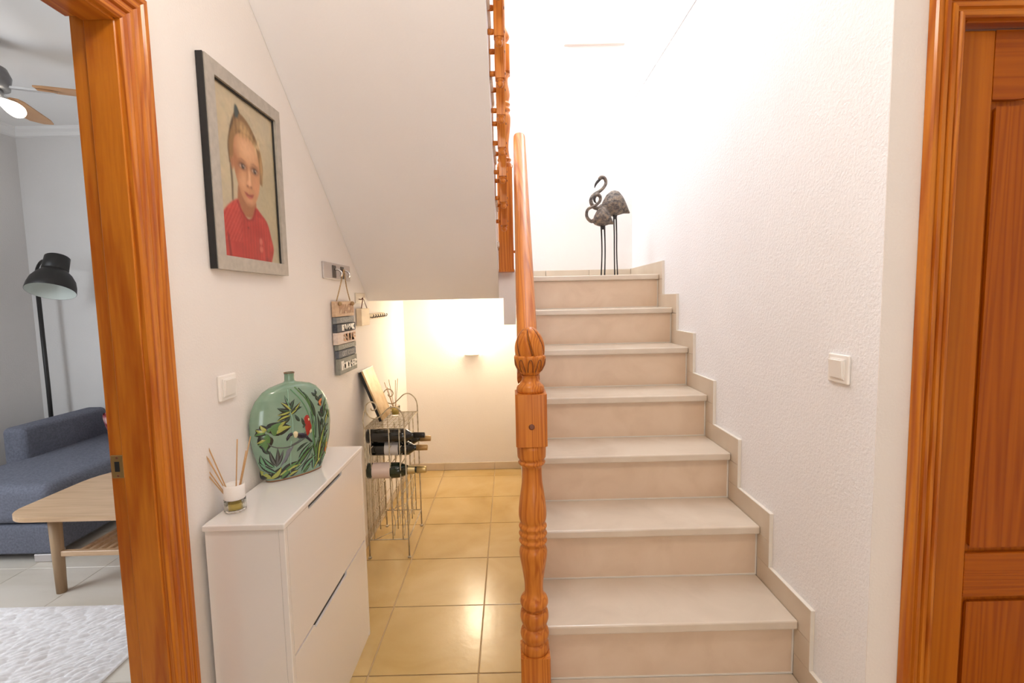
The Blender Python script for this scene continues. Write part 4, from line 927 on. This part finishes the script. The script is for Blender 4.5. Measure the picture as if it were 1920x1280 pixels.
flamingo(cxf, (qx(1106), qx(1144.5), Q(0, 431)[1], Q(0, 396.5)[1]),
         [Q(1110, 421)+(0,), Q(1103, 422)+(-.004,), Q(1096.5, 416)+(-.008,), Q(1095, 408)+(-.010,), Q(1098, 401)+(-.012,), Q(1106, 397)+(-.014,), Q(1114, 393)+(-.016,), Q(1119, 387)+(-.016,), Q(1119.5, 380)+(-.016,), Q(1115, 376)+(-.016,), Q(1110, 378)+(-.016,)],
         [.014, .0105, .0095, .009, .009, .0085, .0085, .0085, .0095, .0115, .010],
         [(qx(1121.5), Q(0, 436)[1], qx(1121), 0, -.010), (qx(1128.5), Q(0, 436)[1], qx(1128.5), 0, .010)],
         [Q(1111, 378)+(-.016,), Q(1109, 383)+(-.016,), Q(1110, 388)+(-.016,), Q(1113, 391)+(-.016,)], 'smaller bronze flamingo figure with curled neck before the taller one', -.045)

# ------------------------------------------------------------------ living room furniture
M_sofa = noisy('grey_woven_fabric', [(.3, (.155, .162, .205, 1)), (.7, (.225, .235, .29, 1))], 90, 4, .95, .6, 420, spec=.2)
sofa = empty('chaise_sofa', (-2.87, 3.15, 0), label='dark grey fabric chaise sofa seen through the open doorway', cat='sofa')
MB().box(-3.185, -2.535, 2.61, 3.74, .045, .212).build('base', M_sofa, sofa, .02, 4)
o = MB().box(-3.195, -2.525, 2.60, 3.74, .215, .438).build('seat_cushion', M_sofa, sofa, .055, 6)
MB().box(-3.255, -3.105, 3.085, 3.745, .05, .640).build('backrest', M_sofa, sofa, .035, 5)
for q in ((-2.60, 2.66), (-3.12, 2.66), (-2.60, 3.66), (-3.19, 3.66)): MB().box(q[0]-.05, q[0]+.05, q[1]-.045, q[1]+.045, .0005, .045).build('foot', M_alu, sofa, .004, 1)
cu = empty('cushion', (-2.89, 3.62, .44), label='pink patterned cushion at the far end of the grey sofa', cat='cushion')
mb = MB()
def cus(a, b, s):
    t = (1-(2*a-1)**4)**.5*(1-(2*b-1)**4)**.5
    return (-2.885+s*.05*t-.06*(b-.5), 3.47+.25*a, .442+.20*b)
mb.grid(lambda a, b: cus(a, b, 1), 14, 14); mb.grid(lambda a, b: cus(a, b, -1), 14, 14)
mb.build('cover', noisy('pink_floral_fabric', [(.35, (.22, .02, .03, 1)), (.5, (.55, .20, .22, 1)), (.65, (.70, .45, .42, 1))], 22, 3, .9), cu)
# coffee table
M_oak = noisy('pale_oak', [(.3, (.48, .30, .165, 1)), (.5, (.57, .375, .22, 1)), (.7, (.62, .42, .26, 1))], 9, 5, .4, stretch=(.35, 5, 5))
M_oakd = noisy('oak_leg', [(.3, (.30, .19, .10, 1)), (.7, (.42, .28, .16, 1))], 9, 5, .5, stretch=(5, 5, .4))
ct = empty('coffee_table', (-1.93, 2.6, 0), label='pale oak coffee table with rounded top and slatted shelf', cat='table')
def rrect(x0, x1, y0, y1, rad, n=8):
    out = []
    for (cx, cy, a0_, rr) in ((x1-rad[1], y0+rad[1], -PI/2, rad[1]), (x1-rad[2], y1-rad[2], 0, rad[2]), (x0+rad[3], y1-rad[3], PI/2, rad[3]), (x0+rad[0], y0+rad[0], PI, rad[0])):
        for i in range(n+1):
            a = a0_+PI/2*i/n; out.append((cx+rr*math.cos(a), cy+rr*math.sin(a)))
    return out
top = []
x0, x1, y0, y1 = -2.425, -1.47, 2.238, 2.96
MB().prism(rrect(x0, x1, y0, y1, (.13, .13, .26, .26)), 'z', .396, .420).build('table_top', M_oak, ct, .006, 3)
tl = ((-2.235, 2.325), (-1.62, 2.325), (-2.17, 2.80), (-1.68, 2.80))
for xx, yy in tl:
    MB().lathe([(.0005, .0215), (.2, .025), (.3955, .028)], (xx, yy), 20).build('leg', M_oakd, ct)
MB().box(-2.213, -1.645, 2.312, 2.337, .187, .213).build('shelf_rail', M_oak, ct, .003, 1); MB().box(-2.145, -1.705, 2.787, 2.812, .187, .213).build('shelf_rail', M_oak, ct, .003, 1)
for i in range(11):
    xx = -2.135+i*.042
    MB().box(xx-.010, xx+.010, 2.337, 2.787, .192, .208).build('slat', M_oak, ct, .002, 1)
# rug
M_rug = noisy('cream_wool', [(.3, (.74, .71, .71, 1)), (.7, (.90, .88, .89, 1))], 45, 4, 1.0, spec=.1)
rug = empty('rug', (-2.4, 1.45, 0), label='cream chunky woven rug on the floor in front of the coffee table', cat='rug')
rx0, rx1, ry0, ry1 = -3.15, -1.545, .75, 2.19
MB().box(rx0, rx1, ry0, ry1, .0006, .012).build('backing', M_rug, rug, .004, 2)
mb = MB()
# woven yarn loops in slanted rows: open bumpy surface with real relief, one mesh
nxr, nyr = 420, 380
U_, V_ = np.meshgrid(np.linspace(0, 1, nxr), np.linspace(0, 1, nyr))
X_ = rx0+.004+U_*(rx1-rx0-.008); Y_ = ry0+.004+V_*(ry1-ry0-.008)
ca_, sa_ = math.cos(.62), math.sin(.62)
A_ = X_*ca_+Y_*sa_; B_ = -X_*sa_+Y_*ca_; B_ = B_+.006*np.sin(A_*9)+.004*np.sin(A_*23+B_*15)
row = np.floor(B_/.021); ph = (B_/.021-row); q_ = np.sin(row*12.9898)*43758.5453; q_ = q_-np.floor(q_)
seg = A_/(.055+.02*q_)+q_*7.3; sg = np.floor(seg); k2 = np.sin(row*78.233+sg*37.719)*43758.5453; k2 = k2-np.floor(k2)
hgt = (np.sin(PI*ph)**.6)*(.55+.45*np.abs(np.sin(PI*(seg-sg)))**.6)*(.55+.45*k2)*1.35
edge = np.minimum(np.minimum(U_, 1-U_), np.minimum(V_, 1-V_)); Z_ = .010+.015*hgt*np.clip(edge*60, .1, 1)
vs = np.stack([X_, Y_, Z_], -1).reshape(-1, 3).tolist()
idx = np.arange(nxr*nyr).reshape(nyr, nxr)
fs = np.stack([idx[:-1, :-1], idx[:-1, 1:], idx[1:, 1:], idx[1:, :-1]], -1).reshape(-1, 4).tolist()
me = bpy.data.meshes.new('pile'); me.from_pydata(vs, [], fs); me.polygons.foreach_set('use_smooth', [True]*len(fs)); me.materials.append(M_rug)
po = bpy.data.objects.new('pile', me); col.objects.link(po); po.parent = rug; po.location = tuple(-c for c in rug.location); po['kind'] = 'stuff'
# floor lamp behind the sofa
fl = empty('floor_lamp', (-3.42, 3.52, 0), label='black dome floor lamp standing behind the grey sofa', cat='lamp')
M_lamp = plain('charcoal_lamp_metal', (.028, .026, .025, 1), .45, .3)
fx, fy = -3.43, 3.62
MB().lathe([(.0005, .082), (.014, .082), (.022, .076), (.026, .02)], (fx, fy), 32).build('base', M_lamp, fl)
MB().tube([(fx, fy, .02), (fx+.005, fy, .8), (fx+.0, fy, 1.62)], .014, 12).build('pole', M_lamp, fl)
# shade axis leans forward and right
sa = Vector((.10, -.42, -.95)).normalized(); so_ = Vector((-3.126, 3.47, 1.750))
MB().lathe([(0, .002), (.001, .064), (.006, .069), (.100, .073), (.107, .065), (.113, .073), (.14, .098), (.18, .121), (.22, .131), (.262, .1355), (.264, .134)], n=40, axis=sa, org=so_, cap=False).build('shade', M_lamp, fl)
MB().lathe([(.117, .008), (.120, .062), (.144, .093), (.184, .116), (.224, .127), (.263, .1335)], n=40, axis=sa, org=so_, cap=False).build('shade_lining', plain('white_enamel_lining', (.62, .66, .62, 1), .4), fl)
MB().lathe([(.121, .018), (.15, .03), (.175, .026), (.19, .01)], n=16, axis=sa, org=so_).build('bulb', plain('white_bulb', (.8, .8, .78, 1), .3), fl)
MB().tube(spline([(fx, fy, 1.60), (fx+.02, fy-.01, 1.68), (fx+.10, fy-.05, 1.735), (fx+.235, fy-.13, 1.72)], 5), .010, 8).build('bracket', M_lamp, fl)
# ceiling fan
fan = empty('ceiling_fan', (-2.545, 2.53, LC), label='ceiling fan with wooden blades and lit bulbs in the living room', cat='ceiling fan')
HXf, HYf, HZ = -2.545, 2.53, 2.515
M_fan = plain('grey_fan_metal', (.22, .22, .23, 1), .35, .7); M_blade = noisy('fan_blade_wood', [(.3, (.42, .22, .10, 1)), (.7, (.54, .30, .15, 1))], 8, 4, .45, stretch=(1, 1, 6))
MB().lathe([(LC-.055, .03), (LC-.05, .055), (LC-.0005, .065)], (HXf, HYf), 24).build('canopy', M_fan, fan)
MB().lathe([(HZ+.09, .012), (LC-.05, .012)], (HXf, HYf), 14).build('downrod', M_fan, fan)
MB().lathe([(HZ-.035, .05), (HZ-.03, .085), (HZ+.03, .095), (HZ+.07, .080), (HZ+.095, .035), (HZ+.10, .013)], (HXf, HYf), 32).build('motor', M_fan, fan)
a2 = math.atan2(2.62-HYf, -2.30-HXf); 
for kb in range(4):
    a = math.radians(23)+kb*PI/2
    ca_, sa_ = math.cos(a), math.sin(a)
    def bp_(rad, off, dz): return (HXf+ca_*rad-sa_*off, HYf+sa_*rad+ca_*off, HZ+dz)
    outline = [(.19, -.045), (.23, -.056), (.51, -.066), (.575, -.055), (.60, 0), (.575, .055), (.51, .066), (.23, .056), (.19, .045)]
    nO = len(outline); tl_ = .10
    vs = [bp_(q[0], q[1], -.012+q[1]*tl_+dz) for dz in (0, .007) for q in outline]
    mb = MB().add(vs, [tuple(range(nO)), tuple(range(2*nO-1, nO-1, -1))]+[(i, (i+1) % nO, nO+(i+1) % nO, nO+i) for i in range(nO)])
    b_ = mb.build('blade', M_blade, fan)
    ir = [(.08, -.014), (.20, -.020), (.26, -.014), (.275, 0), (.26, .014), (.20, .020), (.08, .014)]; nI = len(ir)
    vs = [bp_(q[0], q[1], -.024+q[1]*tl_+dz) for dz in (0, .010) for q in ir]
    MB().add(vs, [tuple(range(nI)), tuple(range(2*nI-1, nI-1, -1))]+[(i, (i+1) % nI, nI+(i+1) % nI, nI+i) for i in range(nI)]).build('blade_iron', M_chrome, b_)
MB().lathe([(HZ-.075, .03), (HZ-.065, .055), (HZ-.036, .06)], (HXf, HYf), 24).build('light_kit', M_fan, fan)
M_fb = emit('lit_fan_bulb', (1, .90, .74, 1), 6)
for kb in range(3):
    a = math.radians(25)+kb*2*PI/3; d = Vector((math.cos(a)*.8, math.sin(a)*.8, -.55)).normalized()
    MB().lathe(prof_smooth([(.045, .012), (.07, .022), (.11, .034), (.14, .032), (.158, .018), (.162, .004)], 3), n=18, axis=d, org=(HXf, HYf, HZ-.055)).build('bulb_shade', M_fb, fan)
